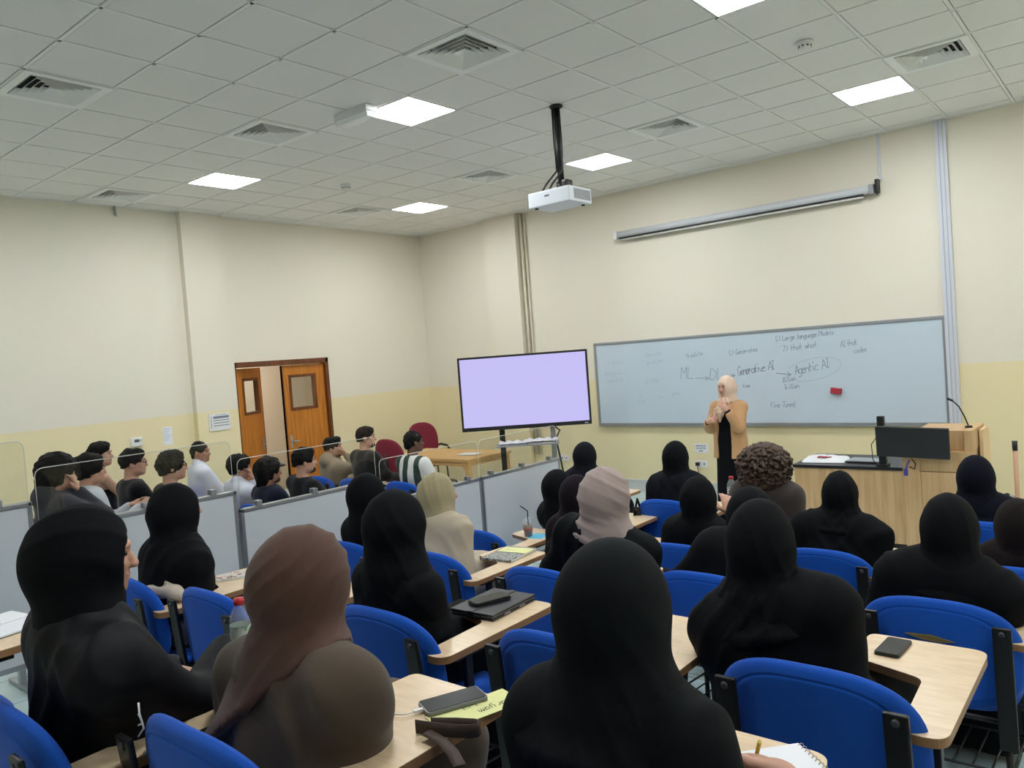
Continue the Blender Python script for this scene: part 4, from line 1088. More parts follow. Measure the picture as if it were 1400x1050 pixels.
class Figure:
    """a clothed person; local frame: origin on the floor, +y is where the body faces"""
    def __init__(s, name, label, loc, rz, top, lean_to=(0, 0), seated=True, skin=M_SKIN, hy=0.0, hp=0.0, hr=0.0, hs=1.0, hood=False, vox=0.01, rh=None, lh=None, sw=0.165, arms=(0.29, 0.25), by=0.0, poles=None):
        s.seated = seated; s.vox = vox; s.skin = skin; s.hood = hood; s.hs = hs
        s.root_loc = loc; s.rz = rz; s.label = label; s.name = name
        dz = 0.135*hs if hood else 0.128*hs
        s.Hc = np.array((lean_to[0], lean_to[1], top - dz))
        s.R = np.array(RZ(hy) @ RX(hp) @ RY(hr))
        s.T = lambda p: s.Hc + s.R @ (np.asarray(p, float)*s.hs)
        s.hip = np.array((0, -0.03, 0.565)) if seated else np.array((0, 0, 0.88))
        s.N = s.Hc + np.array((0, -0.035, -0.155))*hs
        up = nrm(s.N - s.hip); s.up = up
        B = np.array(RZ(by)); xr = B @ np.array((1, 0, 0)); xr = nrm(xr - up*(xr @ up)); s.xr = xr; s.fw = nrm(np.cross(up, xr))
        s.chest = s.hip + (s.N - s.hip)*0.62 + s.fw*0.015
        dr = 0.088 if hood else 0.060
        s.S = {1: s.N + xr*sw*(0.95 if hood else 1) - up*dr, -1: s.N - xr*sw*(0.95 if hood else 1) - up*dr}
        rh = np.array((-0.05, 0.19, 0.70)) if rh is None else np.asarray(rh, float)
        lh = np.array((-0.19, 0.19, 0.69)) if lh is None else np.asarray(lh, float)
        s.E = {}; s.W = {}
        for sd, w_ in ((1, rh), (-1, lh)):
            pole = xr*sd*0.42 - up*1.0 - s.fw*0.35
            if poles and sd in poles: pole = np.array(poles[sd], float)
            s.E[sd], s.W[sd] = ik(s.S[sd], w_, arms[0], arms[1], pole)
        if seated:
            s.K = {q: np.array((q*0.10, 0.40, 0.535)) for q in (1, -1)}; s.A = {q: np.array((q*0.10, 0.36, 0.10)) for q in (1, -1)}
            s.H = {q: np.array((q*0.085, -0.02, 0.565)) for q in (1, -1)}
        else:
            s.K = {q: np.array((q*0.085, 0.02, 0.48)) for q in (1, -1)}; s.A = {q: np.array((q*0.09, -0.02, 0.09)) for q in (1, -1)}
            s.H = {q: np.array((q*0.08, 0.0, 0.86)) for q in (1, -1)}
        s.hands = {q: dict(fd=(-0.75*q, 0.6, -0.15) if (hood and seated) else None, bk=(0, 0.2, 1), curl=0.35) for q in (1, -1)}
    def grid(s, vox=None, lo=None, hi=None):
        P = np.array([s.Hc, s.hip] + [x for dct in (s.S, s.E, s.W, s.K, s.A) for x in dct.values()])
        l = P.min(0) - 0.22; h = P.max(0) + 0.22; l[2] = -0.01
        if lo is not None: l = np.maximum(l, lo)
        if hi is not None: h = np.minimum(h, hi)
        return SDF(l, h, vox or s.vox)
    def body(s, beard=None):
        F = s.grid(min(s.vox, 0.0085))
        F.cone(s.hip, s.chest, 0.125, 0.115, 0.05, (1, 0.72, 1)); F.cone(s.chest, s.N - s.up*0.05, 0.12, 0.06, 0.05, (1, 0.75, 1))
        for q in (1, -1):
            F.cone(s.N - s.up*0.03, s.S[q], 0.048, 0.05, 0.04)
            F.chain([s.S[q], s.E[q], s.W[q]], [0.048, 0.037, 0.024], 0.02)
            F.chain([s.H[q], s.K[q], s.A[q]], [0.085, 0.055, 0.036], 0.03)
            F.chain([s.A[q] + np.array((0, -0.02, -0.05)), s.A[q] + np.array((q*0.01, 0.13, -0.062))], [0.033, 0.026], 0.02)
            hd = s.hands[q]; fd = hd['fd'] if hd['fd'] is not None else (s.W[q] - s.E[q])
            hand_sdf(F, s.W[q], fd, hd['bk'], -q, hd['curl'])
        F.cone(s.T((0, -0.022, -0.04)), s.N - s.up*0.01, 0.052*s.hs, 0.058, 0.025)
        head_sdf(F, s.T, s.R, s.hs)
        me = F.mesh('person')
        o = link_mesh('person', me, s.skin); o.location = s.root_loc; o.rotation_euler = (0, 0, s.rz)
        tag(o, s.label, 'person'); s.o = o
        return o
    def part(s, name, me, m): return link_mesh(name, me, m, s.o)
    def face(s, brows=True, brow_mat=None):
        b = MB()
        for q in (1, -1):
            c = s.T((q*0.031, 0.0815, 0.004)); b.lathe([(0.0, -0.0075), (0.0055, -0.005), (0.0075, 0), (0.0055, 0.005), (0, 0.0075)], c, 10)
        b.build('eyes', M_EYE, s.o)
        if brows:
            for q in (1, -1):
                b = MB(); b.tube([s.T((q*0.012, 0.0955, 0.025)), s.T((q*0.030, 0.0925, 0.030)), s.T((q*0.050, 0.078, 0.025))], [0.0026, 0.0038, 0.0022], 6); b.build('eyebrow', brow_mat or M_HAIR, s.o)
    def glasses(s):
        b = MB()
        for q in (1, -1):
            b.tube([s.T((q*0.032 + 0.022*math.cos(a), 0.106 - 0.004*abs(math.cos(a)), 0.0 + 0.017*math.sin(a))) for a in np.linspace(0, 2*PI, 14)[:-1]], 0.0022, 6, closed=True)
            b.tube([s.T((q*0.054, 0.100, 0.006)), s.T((q*0.078, 0.04, 0.008)), s.T((q*0.082, -0.02, 0.0))], 0.0022, 6)
        b.tube([s.T((-0.010, 0.107, 0.004)), s.T((0.010, 0.107, 0.004))], 0.002, 6)
        b.build('glasses', M_GLASSES, s.o)
    # ---- clothes
    def robe(s, m, name='abaya', amp=0.004, seed=1, loose=1.0, skirt=True, dirs=None, sleeves=(0.066, 0.056, 0.054), width=1.0, vox=None, hull=1.0):
        F = s.grid(vox); L = loose; wd = width*L
        lo_ = s.chest - s.up*0.10
        sw_ = np.linalg.norm(s.S[1] - s.S[-1])/2; Rb = np.stack([s.xr, s.fw, s.up], 1)
        
        if hull > 0: F.ell(s.chest + s.up*0.02*hull, ((sw_ + 0.062)*L*hull, 0.132*L*hull, 0.185*hull), Rb, 0.05)
        F.cone(s.N - s.up*0.07, s.chest, 0.100, 0.135*L, 0.05, (1.28*width, 0.84, 1)); F.cone(s.S[1] + s.xr*-0.02, s.S[-1] + s.xr*0.02, 0.060*L, 0.060*L, 0.07)
        F.cone(s.chest, lo_, 0.135*L, 0.142*L, 0.06, (1.28*width, 0.86, 1)); F.cone(lo_, s.hip, 0.150*L, 0.155*L, 0.06, (1.22*width, 0.88, 1))
        for q in (1, -1):
            F.cone(s.N - s.up*0.03, s.S[q], 0.078, 0.060*L, 0.08)
            F.cone(s.S[q], s.E[q], sleeves[0]*L*0.82, sleeves[1]*L, 0.08); F.cone(s.E[q], s.W[q] - nrm(s.W[q] - s.E[q])*0.015, sleeves[1]*L, sleeves[2]*L*0.9, 0.04)
            if skirt:
                F.chain([s.H[q], s.K[q]], [0.118, 0.105], 0.06); F.chain([s.K[q], s.A[q] + np.array((0, -0.02, -0.02))], [0.105, 0.13], 0.06)
        if skirt:
            mid = lambda dct: (dct[1] + dct[-1])/2
            F.cone(mid(s.H), mid(s.K), 0.11, 0.10, 0.06); F.cone(mid(s.K), mid(s.A), 0.10, 0.12, 0.06)
            F.below(0.045)
            if s.seated: F.plane((0, 0, 0.458), (0, -0.0, -1)) if False else None
        for q in (1, -1):       # open cuffs
            dd = nrm(s.W[q] - s.E[q]); F.cone(s.W[q] - dd*0.02, s.W[q] + dd*0.03, 0.034, 0.040, 0.006, sub=True)
        dirs = dirs or [((1, 0.3, 0.6), 13), ((1, -0.2, -0.5), 11), ((0.3, 1, 0.2), 9)]
        return s.part(name, F.mesh(name, folds(dirs, amp, seed)), m)
    def hijab(s, m, seed=1, vol=1.0, cape=1.0, amp=0.003, dirs=None, neck=1.0, back=0.0, vox=None, name='hijab', face_open=True, length=0.10, hem=None):
        F = s.grid(vox or min(s.vox, 0.008), lo=s.Hc - 0.42, hi=s.Hc + 0.26); h = s.hs
        v = vol
        F.ell(s.T((0, -0.022, 0.006)), np.array((0.106*v, 0.128*v, 0.129))*h, s.R, 0.03)
        F.ell(s.T((0, -0.050 - back, -0.02)), np.array((0.096*v, 0.10*v, 0.11))*h, s.R, 0.04)
        F.cone(s.T((0, -0.016, -0.03)), s.N - s.up*0.01, 0.100*v*h, 0.094*neck, 0.04, (1, 1.05, 1))
        if cape > 0:
            F.cone(s.N - s.up*0.015, s.N - s.up*length, 0.094*neck, 0.120*cape + 0.26*length, 0.055, (1.25, 0.90, 1))
            for q in (1, -1): F.cone(s.N - s.up*0.04, s.S[q]*0.9 + s.N*0.1 + s.up*0.0, 0.082*cape, 0.074*cape, 0.06)
            F.plane(s.N - s.up*(length + 0.02*cape), -s.up)
        if hem is not None: F.plane(s.N + np.array(hem[0]), hem[1])
        if face_open:
            F.ell(s.T((0, 0.135, -0.022)), np.array((0.062, 0.085, 0.086))*h, s.R, 0.012, sub=True)
        amp = amp*0.75 if dirs is None else amp
        dirs = dirs or [((0.85, 0.5, 0.30), 17), ((0.75, -0.3, -0.6), 14)]
        return s.part(name, F.mesh(name, folds(dirs, amp*0.9, seed, 0.02, 3.0)), m)
    def top(s, m, name='shirt', short=False, amp=0.003, seed=1, loose=1.0, hood=False, collar=False, vox=None, sleeve=True, width=1.0):
        F = s.grid(vox); L = loose
        F.cone(s.hip + s.up*0.01, s.chest, 0.150*L, 0.145*L, 0.06, (width, 0.76, 1)); F.cone(s.chest, s.N - s.up*0.06, 0.148*L, 0.075*L, 0.06, (width, 0.78, 1))
        sw_ = np.linalg.norm(s.S[1] - s.S[-1])/2
        if sleeve: F.ell(s.chest + s.up*0.025, ((sw_ + 0.045)*L, 0.120*L, 0.175), np.stack([s.xr, s.fw, s.up], 1), 0.05)
        for q in (1, -1):
            F.cone(s.N - s.up*0.035, s.S[q], 0.062, 0.056*L, 0.07)
            if not sleeve: continue
            if short: F.cone(s.S[q], s.S[q] + (s.E[q] - s.S[q])*0.7, 0.058*L, 0.060*L, 0.07)
            else:
                F.cone(s.S[q], s.E[q], 0.057*L, 0.052*L, 0.07); F.cone(s.E[q], s.W[q] - nrm(s.W[q] - s.E[q])*0.01, 0.052*L, 0.040*L, 0.03)
        if hood:
            F.ell(s.N + s.up*0.0 - s.fw*0.06, (0.12, 0.075, 0.06), None, 0.04); F.cone(s.N + s.up*0.02 + s.fw*0.03, s.N + s.up*0.02 - s.fw*0.05, 0.08, 0.09, 0.03)
        if collar: F.cone(s.N - s.up*0.02, s.N + s.up*0.03 , 0.072, 0.070, 0.012)
        else: F.ell(s.N + s.up*0.045 + s.fw*0.02, (0.075, 0.075, 0.06), None, 0.01, sub=True)
        if not sleeve:
            for q in (1, -1): F.ell(s.S[q] + s.xr*q*0.05 - s.up*0.0, (0.095, 0.14, 0.11), None, 0.02, sub=True)
        return s.part(name, F.mesh(name, folds([((1, 0.2, 0.8), 10), ((1, -0.3, -0.8), 9)], amp, seed)), m)
    def trousers(s, m):
        F = s.grid(max(s.vox, 0.014)); F.cone(s.hip - s.up*0.02, s.hip + s.up*0.08, 0.15, 0.14, 0.05, (1, 0.78, 1))
        for q in (1, -1): F.chain([s.H[q], s.K[q], s.A[q] + np.array((0, -0.01, -0.03))], [0.108, 0.078, 0.062], 0.04)
        F.below(0.06)
        s.part('trousers', F.mesh('trousers'), m)
    def shoes(s):
        for q in (1, -1):
            F = SDF(s.A[q] - 0.2, s.A[q] + 0.24, 0.012); a = s.A[q]
            F.chain([a + np.array((0, -0.03, -0.045)), a + np.array((q*0.01, 0.13, -0.058))], [0.042, 0.036], 0.02); F.cone(a + np.array((0, -0.02, -0.03)), a + np.array((0, -0.01, 0.0)), 0.042, 0.045, 0.02)
            F.below(0.002)
            s.part('shoe', F.mesh('shoe'), M_SHOE)
    def hair(s, m, kind='short', seed=1, amp=0.0055, freq=60, vox=None):
        F = s.grid(vox or min(s.vox, 0.007), lo=s.Hc - 0.26, hi=s.Hc + 0.26); h = s.hs; c = s.T
        g = dict(short=0.006, quiff=0.010, curly=0.028, bowl=0.018, long=0.036)[kind]
        F.ell(c((0, -0.016, 0.034)), np.array((0.073 + g, 0.093 + g, 0.086 + g))*h, s.R, 0.02)
        if kind in ('quiff', 'bowl', 'curly'): F.ell(c((0, 0.045, 0.085)), np.array((0.055, 0.045, 0.034))*h, s.R, 0.03)
        if kind == 'long': F.cone(c((0, -0.045, 0.0)), c((0, -0.06, -0.10)), 0.085*h, 0.07*h, 0.04)
        if kind == 'bowl': F.ell(c((0, -0.02, 0.01)), np.array((0.094, 0.105, 0.07))*h, s.R, 0.03)
        if kind != 'long':
            F.ell(c((0, -0.07, -0.03)), np.array((0.055, 0.035, 0.05))*h, s.R, 0.02)
            F.plane(c((0, -0.06, -0.062 if kind != 'quiff' else -0.03)), s.R @ np.array((0, 0.2, -1.0)))
        # cut the face and the ears free
        F.ell(c((0, 0.125, -0.035)), np.array((0.080, 0.075, 0.092))*h, s.R, 0.012, sub=True)
        for q in (1, -1): F.ell(c((q*0.095, 0.035 if kind != 'long' else 0.05, -0.052)), np.array((0.036, 0.058, 0.058))*h, s.R, 0.012, sub=True)
        r1 = lambda V, n: V + n*(amp*(wob(V, freq, seed) + 0.8*wob(V, freq*2.2, seed+7)))[:, None]
        return s.part('hair', F.mesh('hair', r1), m)
    def beard(s, m):
        F = s.grid(min(s.vox, 0.007), lo=s.Hc - 0.2, hi=s.Hc + 0.15); c = s.T; h = s.hs
        F.ell(c((0, 0.030, -0.052)), np.array((0.058, 0.0625, 0.062))*h, s.R, 0.02); F.ell(c((0, 0.068, -0.088)), np.array((0.0285, 0.0265, 0.0225))*h, s.R, 0.025)
        F.plane(c((0, 0.03, -0.040)), s.R @ np.array((0, 0.35, 1.0))); F.plane(c((0, -0.005, -0.05)), s.R @ np.array((0, -1.0, 0)))
        F.ell(c((0, 0.100, -0.058)), np.array((0.024, 0.022, 0.012))*h, s.R, 0.008, sub=True)
        s.part('beard', F.mesh('beard', lambda V, n: V + n*(0.0015*wob(V, 150, 3))[:, None]), m)

LECT = np.array((5.80, -0.80))
def gaze(x, y, f=1.0):
    d = LECT - np.array((x, y)); return f*math.atan2(-d[0], d[1])

# ================================================================== PEOPLE
def seat(name_label, chair, tier, head, **kw):
    """chair = (x, y) of the seat; head = world (x, y, top)"""
    rz = kw.pop('rz', 0.0)
    d = np.array((head[0] - chair[0], head[1] - chair[1]))
    c, s_ = math.cos(-rz), math.sin(-rz)
    loc = (chair[0], chair[1], TIER[tier])
    dist = math.dist((9.7, -9.49, 2.05), head)
    kw.setdefault('vox', min(0.014, max(0.0065, 0.0045 + 0.0013*dist)))
    return Figure('person', name_label, loc, rz, head[2] - TIER[tier], (c*d[0] - s_*d[1], s_*d[0] + c*d[1]), **kw)

# ---- back row of women
f = seat('woman in black hijab and satin black abaya at the far left foreground, nose in profile', (7.52, -8.64), 3, (7.555, -8.665, 1.75), hood=True, hy=-0.40, hp=-0.1, rh=(-0.01, 0.36, TZ + 0.04), lh=(-0.14, 0.26, 0.68), sw=0.19, by=-0.1, arms=(0.31, 0.27), poles={1: (0.55, -0.1, -1.0)})
f.body(); f.face(False); f.robe(F_BLACK2, seed=3, hull=0.9, amp=0.009, width=1.08, sleeves=(0.082, 0.08, 0.062)); f.hijab(F_BLACK, seed=4, vol=0.96, cape=0.72, amp=0.005, length=0.005, neck=1.05, back=0.01)
f = seat('woman in brown hijab and olive brown dress in the foreground left of centre', (8.09, -8.46), 3, (8.06, -8.36, 1.67), hood=True, hy=-0.12, rh=(-0.12, 0.22, 0.67), lh=(-0.20, 0.24, 0.67), sw=0.215, poles={1: (0.8, -0.3, -0.7)})
f.body(); f.robe(F_BROWND, 'dress', seed=7, amp=0.014, hull=0.0, width=1.12, sleeves=(0.08, 0.08, 0.06), dirs=[((1, 0.2, 0.5), 8), ((1, 0.5, -0.3), 6)])
f.hijab(F_BROWNH, seed=8, vol=0.99, cape=1.2, neck=1.05, amp=0.008, length=0.25, dirs=[((0.55, 0.25, -0.8), 26), ((0.45, 0.7, -0.6), 19)], hem=((0.075, 0, -0.03), (0.62, 0.05, -0.78)))
f = seat('woman in plain black hijab and abaya, largest figure at the bottom centre', (8.86, -8.26), 3, (8.845, -8.17, 1.67), hood=True, rh=(0.27, 0.18, TZ + 0.032), lh=(-0.10, 0.22, 0.68), sw=0.17, poles={1: (0.15, -0.6, -1), -1: (0.1, -0.2, -1)})
f.hands[1].update(fd=(-0.75, 0.55, -0.14), bk=(0.35, 0.35, 0.8), curl=0.75)
f.body(); f.robe(F_TEALBLACK, seed=11, amp=0.006, width=0.98, hull=0.9, sleeves=(0.075, 0.06, 0.042)); f.hijab(F_TEALBLACK, seed=12, vol=1.0, cape=1.12, neck=1.12, amp=0.005, length=0.13)
NEAR_BLACK = f
# ---- second row
f = seat('woman in black hijab and abaya beside the partition panel, behind the foreground left woman', (5.94, -7.66), 2, (5.96, -7.62, 1.55), hood=True, hy=-0.1, sw=0.17)
f.body(); f.robe(F_BLACK, seed=15, amp=0.005, width=1.05); f.hijab(F_BLACK, seed=16, vol=0.94, cape=0.95, amp=0.004, length=0.05)
f = seat('woman in black hijab and long black cape seated in front of the brown-hijab woman', (7.38, -7.44), 2, (7.42, -7.485, 1.57), hood=True, sw=0.14)
f.body(); f.robe(F_BLACK, seed=19, amp=0.004, width=0.92, hull=0.9, sleeves=(0.06, 0.052, 0.05)); f.hijab(F_BLACK, seed=20, vol=0.98, cape=1.05, amp=0.005, length=0.24, neck=1.15)
f = seat('woman in black hijab leaning left, right of centre behind an empty blue chair back', (8.84, -7.15), 2, (8.72, -7.11, 1.54), hood=True, rh=(-0.10, 0.22, 0.70), lh=(-0.24, 0.26, 0.70), sw=0.195)
f.body(); f.robe(F_BLACK, seed=23, amp=0.006, width=1.08, sleeves=(0.075, 0.07, 0.06)); f.hijab(F_BLACK, seed=24, vol=0.90, cape=1.08, neck=1.0, amp=0.005, length=0.12)
# ---- third row
f = seat('woman in black hijab sitting in the torn blue chair at the right', (9.0, -6.0), 1, (9.04, -5.98, 1.37), hood=True, sw=0.20)
f.body(); f.robe(F_BLACK, seed=27, amp=0.005, width=1.08, sleeves=(0.074, 0.07, 0.06)); f.hijab(F_BLACK, seed=28, vol=0.92, amp=0.004, cape=1.05, length=0.10, neck=1.02)
f = seat('woman in black mostly hidden behind the black-hijab woman right of centre', (8.08, -6.05), 1, (8.22, -6.0, 1.36), hood=True, sw=0.17)
f.body(); f.robe(F_BLACK, seed=31, amp=0.004, loose=1.1); f.hijab(F_BLACK, seed=32, vol=0.95, amp=0.003)
f = seat('woman in pale mauve hijab and black abaya near the centre', (7.48, -6.16), 1, (7.56, -6.22, 1.465), hood=True, sw=0.225, hs=1.04, poles={1: (0.9, -0.2, -0.9), -1: (-0.9, -0.2, -0.9)})
f.body(); f.robe(F_TEALBLACK, seed=35, amp=0.005, width=1.12, hull=0.92, sleeves=(0.075, 0.075, 0.06)); f.hijab(F_MAUVE, seed=36, vol=1.03, cape=1.02, neck=1.08, amp=0.006, length=0.04, dirs=[((0.2, 0.5, 0.9), 16), ((0.9, 0.2, 0.5), 12)])
f = seat('woman in olive beige hijab and beige coat beside the partition', (6.42, -6.30), 1, (6.33, -6.18, 1.38), hood=True, hy=-0.4, sw=0.17)
f.body(); f.robe(F_BEIGE, 'coat', seed=39, amp=0.014, hull=0.9, sleeves=(0.07, 0.066, 0.055)); f.hijab(F_OLIVE, seed=40, vol=0.90, cape=0.85, amp=0.005, length=0.0)
f = seat('woman in black hijab seated close to the partition, small sliver of cheek showing', (5.89, -6.30), 1, (5.89, -6.36, 1.39), hood=True, hy=-0.1, sw=0.15)
f.body(); f.robe(F_BLACK, seed=43, amp=0.004); f.hijab(F_BLACK, seed=44, vol=0.97, cape=1.0, neck=1.1, amp=0.004, length=0.12)
# ---- fourth row
f = seat('woman in dark purple hijab and cape left of the mauve-hijab woman', (6.66, -5.22), 0, (6.66, -5.20, 1.22), hood=True, sw=0.16)
f.body(); f.robe(F_PURPLE, seed=47, amp=0.004); f.hijab(F_PURPLE, seed=48, vol=0.94, cape=1.15, amp=0.005, length=0.18, neck=1.1)
f = seat('woman in black hijab just beyond the dark purple hijab, mostly hidden', (6.16, -4.50), 0, (6.13, -4.70, 1.155), hood=True, sw=0.15)
f.body(); f.robe(F_BLACK, seed=51, amp=0.004); f.hijab(F_BLACK, seed=52, vol=1.0, amp=0.003)
f = seat('woman in black hijab with a raised hand, behind the clear water bottle', (7.45, -5.04), 0, (7.49, -5.06, 1.22), hood=True, hy=-0.1, rh=(0.14, 0.17, 0.95), sw=0.165, poles={1: (0.5, -0.2, -1)})
f.hands[1].update(fd=(-0.3, 0.3, 1.0), bk=(0.5, -0.6, 0.2), curl=0.6)
f.body(); f.robe(F_BLACK, seed=55, amp=0.004, width=1.03); f.hijab(F_BLACK, seed=56, vol=0.94, cape=0.95, amp=0.003, length=0.06)
f = seat('woman in black hijab and cape sitting in front of the oak desk', (8.22, -4.82), 0, (8.24, -4.74, 1.23), hood=True, hs=0.95, sw=0.21)
f.body(); f.robe(F_BLACK, seed=59, amp=0.006, width=1.1, sleeves=(0.074, 0.07, 0.06)); f.hijab(F_BLACK, seed=60, vol=0.90, cape=1.05, amp=0.004, length=0.08)
f = seat('woman in very dark brown hijab cut off by the right edge', (9.14, -4.80), 0, (9.14, -4.86, 1.14), hood=True, hy=0.2, sw=0.17)
f.body(); f.robe(F_DKBROWN, seed=63, amp=0.004); f.hijab(F_DKBROWN, seed=64, vol=0.96, cape=0.95, amp=0.005, length=0.04)
# ---- front row
f = seat('woman with big curly brown hair and charcoal top, right of the lecturer', (7.61, -4.30), 0, (7.61, -4.28, 1.30), hs=0.95, hy=0.15, skin=M_SKIN2, sw=0.17)
f.body(); f.robe(F_GREY, 'dress', seed=67, amp=0.005, loose=1.05)
F = SDF(f.Hc - 0.34, f.Hc + 0.30, 0.006); rnd = np.random.RandomState(5); Hc = f.Hc
F.ell(Hc + (0, -0.03, 0.015), (0.155, 0.15, 0.135), None, 0.04); F.ell(Hc + (0, -0.06, -0.09), (0.155, 0.12, 0.13), None, 0.05)
for _ in range(1500):
    v = rnd.randn(3); v /= np.linalg.norm(v)
    if v[1] > 0.55 and v[2] < 0.4: continue
    p = Hc + np.array((0, -0.04, -0.01)) + v*np.array((0.180, 0.162, 0.148 if v[2] > 0 else 0.215))*rnd.uniform(0.88, 1.06)
    F.ell(p, (rnd.uniform(0.007, 0.013),)*3, None, 0.004)
F.ell(Hc + (0, 0.15, -0.03), (0.075, 0.10, 0.10), None, 0.01, sub=True)
f.part('hair', F.mesh('hair', lambda V, n: V + n*(0.004*wob(V, 160, 4) + 0.003*wob(V, 320, 9))[:, None], relax=0), M_CURL)
f = seat('woman in black hijab and abaya in the front row, left of the lecturer', (6.72, -3.86), 0, (6.70, -3.84, 1.27), hood=True, hs=0.95, hy=-0.1, sw=0.19)
f.body(); f.robe(F_SLATE, seed=71, amp=0.005, width=1.08); f.hijab(F_BLACK, seed=72, vol=0.92, cape=0.8, amp=0.003, length=0.03)
f = seat('woman in navy hijab seated farthest right in front of the lectern', (8.86, -3.87), 0, (8.81, -3.88, 1.21), hood=True, sw=0.17)
f.body(); f.robe(F_NAVY, seed=75, amp=0.004); f.hijab(F_NAVY, seed=76, vol=0.95, cape=1.1, amp=0.004, length=0.12)
f = seat('woman in dark slate hijab alone near the front, beyond the foremost partition panel', (5.62, -3.57), 0, (5.62, -3.56, 1.21), hood=True, hs=0.93, sw=0.165)
f.body(); f.robe(F_SLATE, seed=79, amp=0.005); f.hijab(F_SLATE, seed=80, vol=0.98, cape=1.0, amp=0.004, length=0.12)

# ---- the men
def man(label, chair, tier, head, shirt, hairkind='short', hair_m=M_HAIR, short=False, beard=False, specs=False, hoodie=False, collar=False, name='shirt', sleeve=True, gz=1.0, loose=1.0, amp=0.003, **kw):
    kw.setdefault('rh', (0.12, 0.36, TZ + 0.045)); kw.setdefault('lh', (-0.04, 0.36, TZ + 0.045)); kw.setdefault('arms', (0.29, 0.26)); kw.setdefault('poles', {1: (0.2, -0.15, -1), -1: (-0.2, -0.15, -1)})
    f = seat(label, chair, tier, head, hy=kw.pop('hy', gaze(head[0], head[1], gz)), by=kw.pop('by', gaze(head[0], head[1], 0.25)), **kw)
    f._args = (shirt, hairkind, hair_m, short, beard, specs, hoodie, collar, name, sleeve, loose, amp)
    return f
def finish(f, seed):
    shirt, hk, hm, short, beard, specs, hoodie, collar, name, sleeve, loose, amp = f._args
    f.body(); f.face(brow_mat=hm); f.top(shirt, name, short, amp, seed, loose, hoodie, collar, sleeve=sleeve); f.trousers(F_TROUS); f.shoes()
    if hk: f.hair(hm, hk, seed)
    if beard: f.beard(M_STUBBLE)
    if specs: f.glasses()
    return f
f = man('young man with long wavy hair and grey hoodie, leftmost of the men, hand on face', (3.88, -7.40), 2, (3.88, -7.40, 1.60), F_DGREY, 'long', name='hoodie', hoodie=True, loose=1.1, sw=0.18, hp=-0.15)
f.S; f.W[1] = f.T((0.045, 0.125, -0.115)); f.E[1], f.W[1] = ik(f.S[1], f.W[1], 0.26, 0.24, (0.6, 0.3, -0.8)); f.hands[1].update(fd=(0, -0.25, 1), bk=(0.3, 1, 0.2), curl=0.5)
finish(f, 101)
f = man('man with bare tattooed upper back and black hair, second from the left', (1.84, -6.26), 1, (1.84, -6.28, 1.52), F_BTEE, 'quiff', sleeve=False, name='vest', skin=M_TATTOO, sw=0.185)
f.body(); f.face()
F = f.grid(); F.cone(f.hip, f.chest - f.up*0.02, 0.152, 0.148, 0.06, (1, 0.76, 1)); F.plane(f.chest + f.up*0.02, f.up); f.part('vest', F.mesh('vest'), F_BTEE)
f.trousers(F_TROUS); f.shoes(); f.hair(M_HAIR, 'quiff', 103)
f = man('man in light grey shirt seen through the clear screen, dark hair', (3.34, -7.05), 2, (3.34, -6.98, 1.535), F_LGREY, 'bowl', loose=1.05, hy=-0.25)
finish(f, 105)
f = man('man with red-framed glasses and black shirt, short side hair', (2.83, -6.40), 1, (2.83, -6.42, 1.49), F_BTEE, 'quiff', specs=True)
finish(f, 107)
f = man('man with glasses and full bowl-cut hair in black shirt', (3.56, -6.42), 1, (3.56, -6.44, 1.49), F_BTEE, 'bowl', specs=True)
finish(f, 109)
f = man('man with trimmed dark hair in a white collared shirt by the wall', (1.40, -5.02), 0, (1.40, -5.03, 1.355), F_WSHIRT, 'short', collar=True, loose=1.08, skin=M_SKIN2, gz=1.15)
finish(f, 111)
f = man('man with curly hair in white shirt covering his face with his hand', (2.50, -5.22), 0, (2.54, -5.24, 1.25), F_WSHIRT, 'curly', collar=True, hp=-0.1)
f.W[1] = f.T((0.035, 0.135, -0.12)); f.E[1], f.W[1] = ik(f.S[1], f.W[1], 0.26, 0.24, (0.6, 0.3, -0.8)); f.hands[1].update(fd=(-0.1, -0.3, 1), bk=(0.4, 1, 0.2), curl=0.4)
finish(f, 113)
f = man('bearded man in dark flat cap and navy jacket', (3.10, -5.24), 0, (3.12, -5.28, 1.24), F_NAVYJ, 'long', name='jacket', beard=True, loose=1.1, skin=M_SKIN2)
finish(f, 115)
F = f.grid(0.008, lo=f.Hc - 0.2, hi=f.Hc + 0.24); F.ell(f.T((0, -0.01, 0.072)), np.array((0.100, 0.118, 0.060)), f.R, 0.02); F.ell(f.T((0, 0.105, 0.050)), np.array((0.070, 0.055, 0.012)), f.R, 0.02); F.plane(f.T((0, 0, 0.035)), -f.R @ np.array((0, 0, 1.0)))
f.part('cap', F.mesh('cap'), F_CAP)
f = man('bearded man in black tee beside the door side of the middle panel', (3.66, -5.22), 0, (3.70, -5.28, 1.36), F_BTEE, 'quiff', short=True, beard=True)
finish(f, 117)
f = man('man in taupe hoodie with hand at his mouth', (2.24, -3.86), 0, (2.26, -3.86, 1.265), F_HOOD, 'quiff', name='hoodie', hoodie=True, loose=1.08, beard=True)
f.W[1] = f.T((0.05, 0.16, -0.105)); f.E[1], f.W[1] = ik(f.S[1], f.W[1], 0.26, 0.24, (0.6, 0.5, -0.6)); f.hands[1].update(fd=(-0.8, -0.2, 0.5), bk=(0.2, 1, 0.3), curl=0.7)
finish(f, 119)
f = man('tall man with brown hair and beard in a black sweater', (2.88, -3.87), 0, (2.88, -3.87, 1.385), F_BSWEAT, 'quiff', hair_m=M_HAIRBR, name='sweater', beard=True, loose=1.1, sw=0.19)
finish(f, 121)
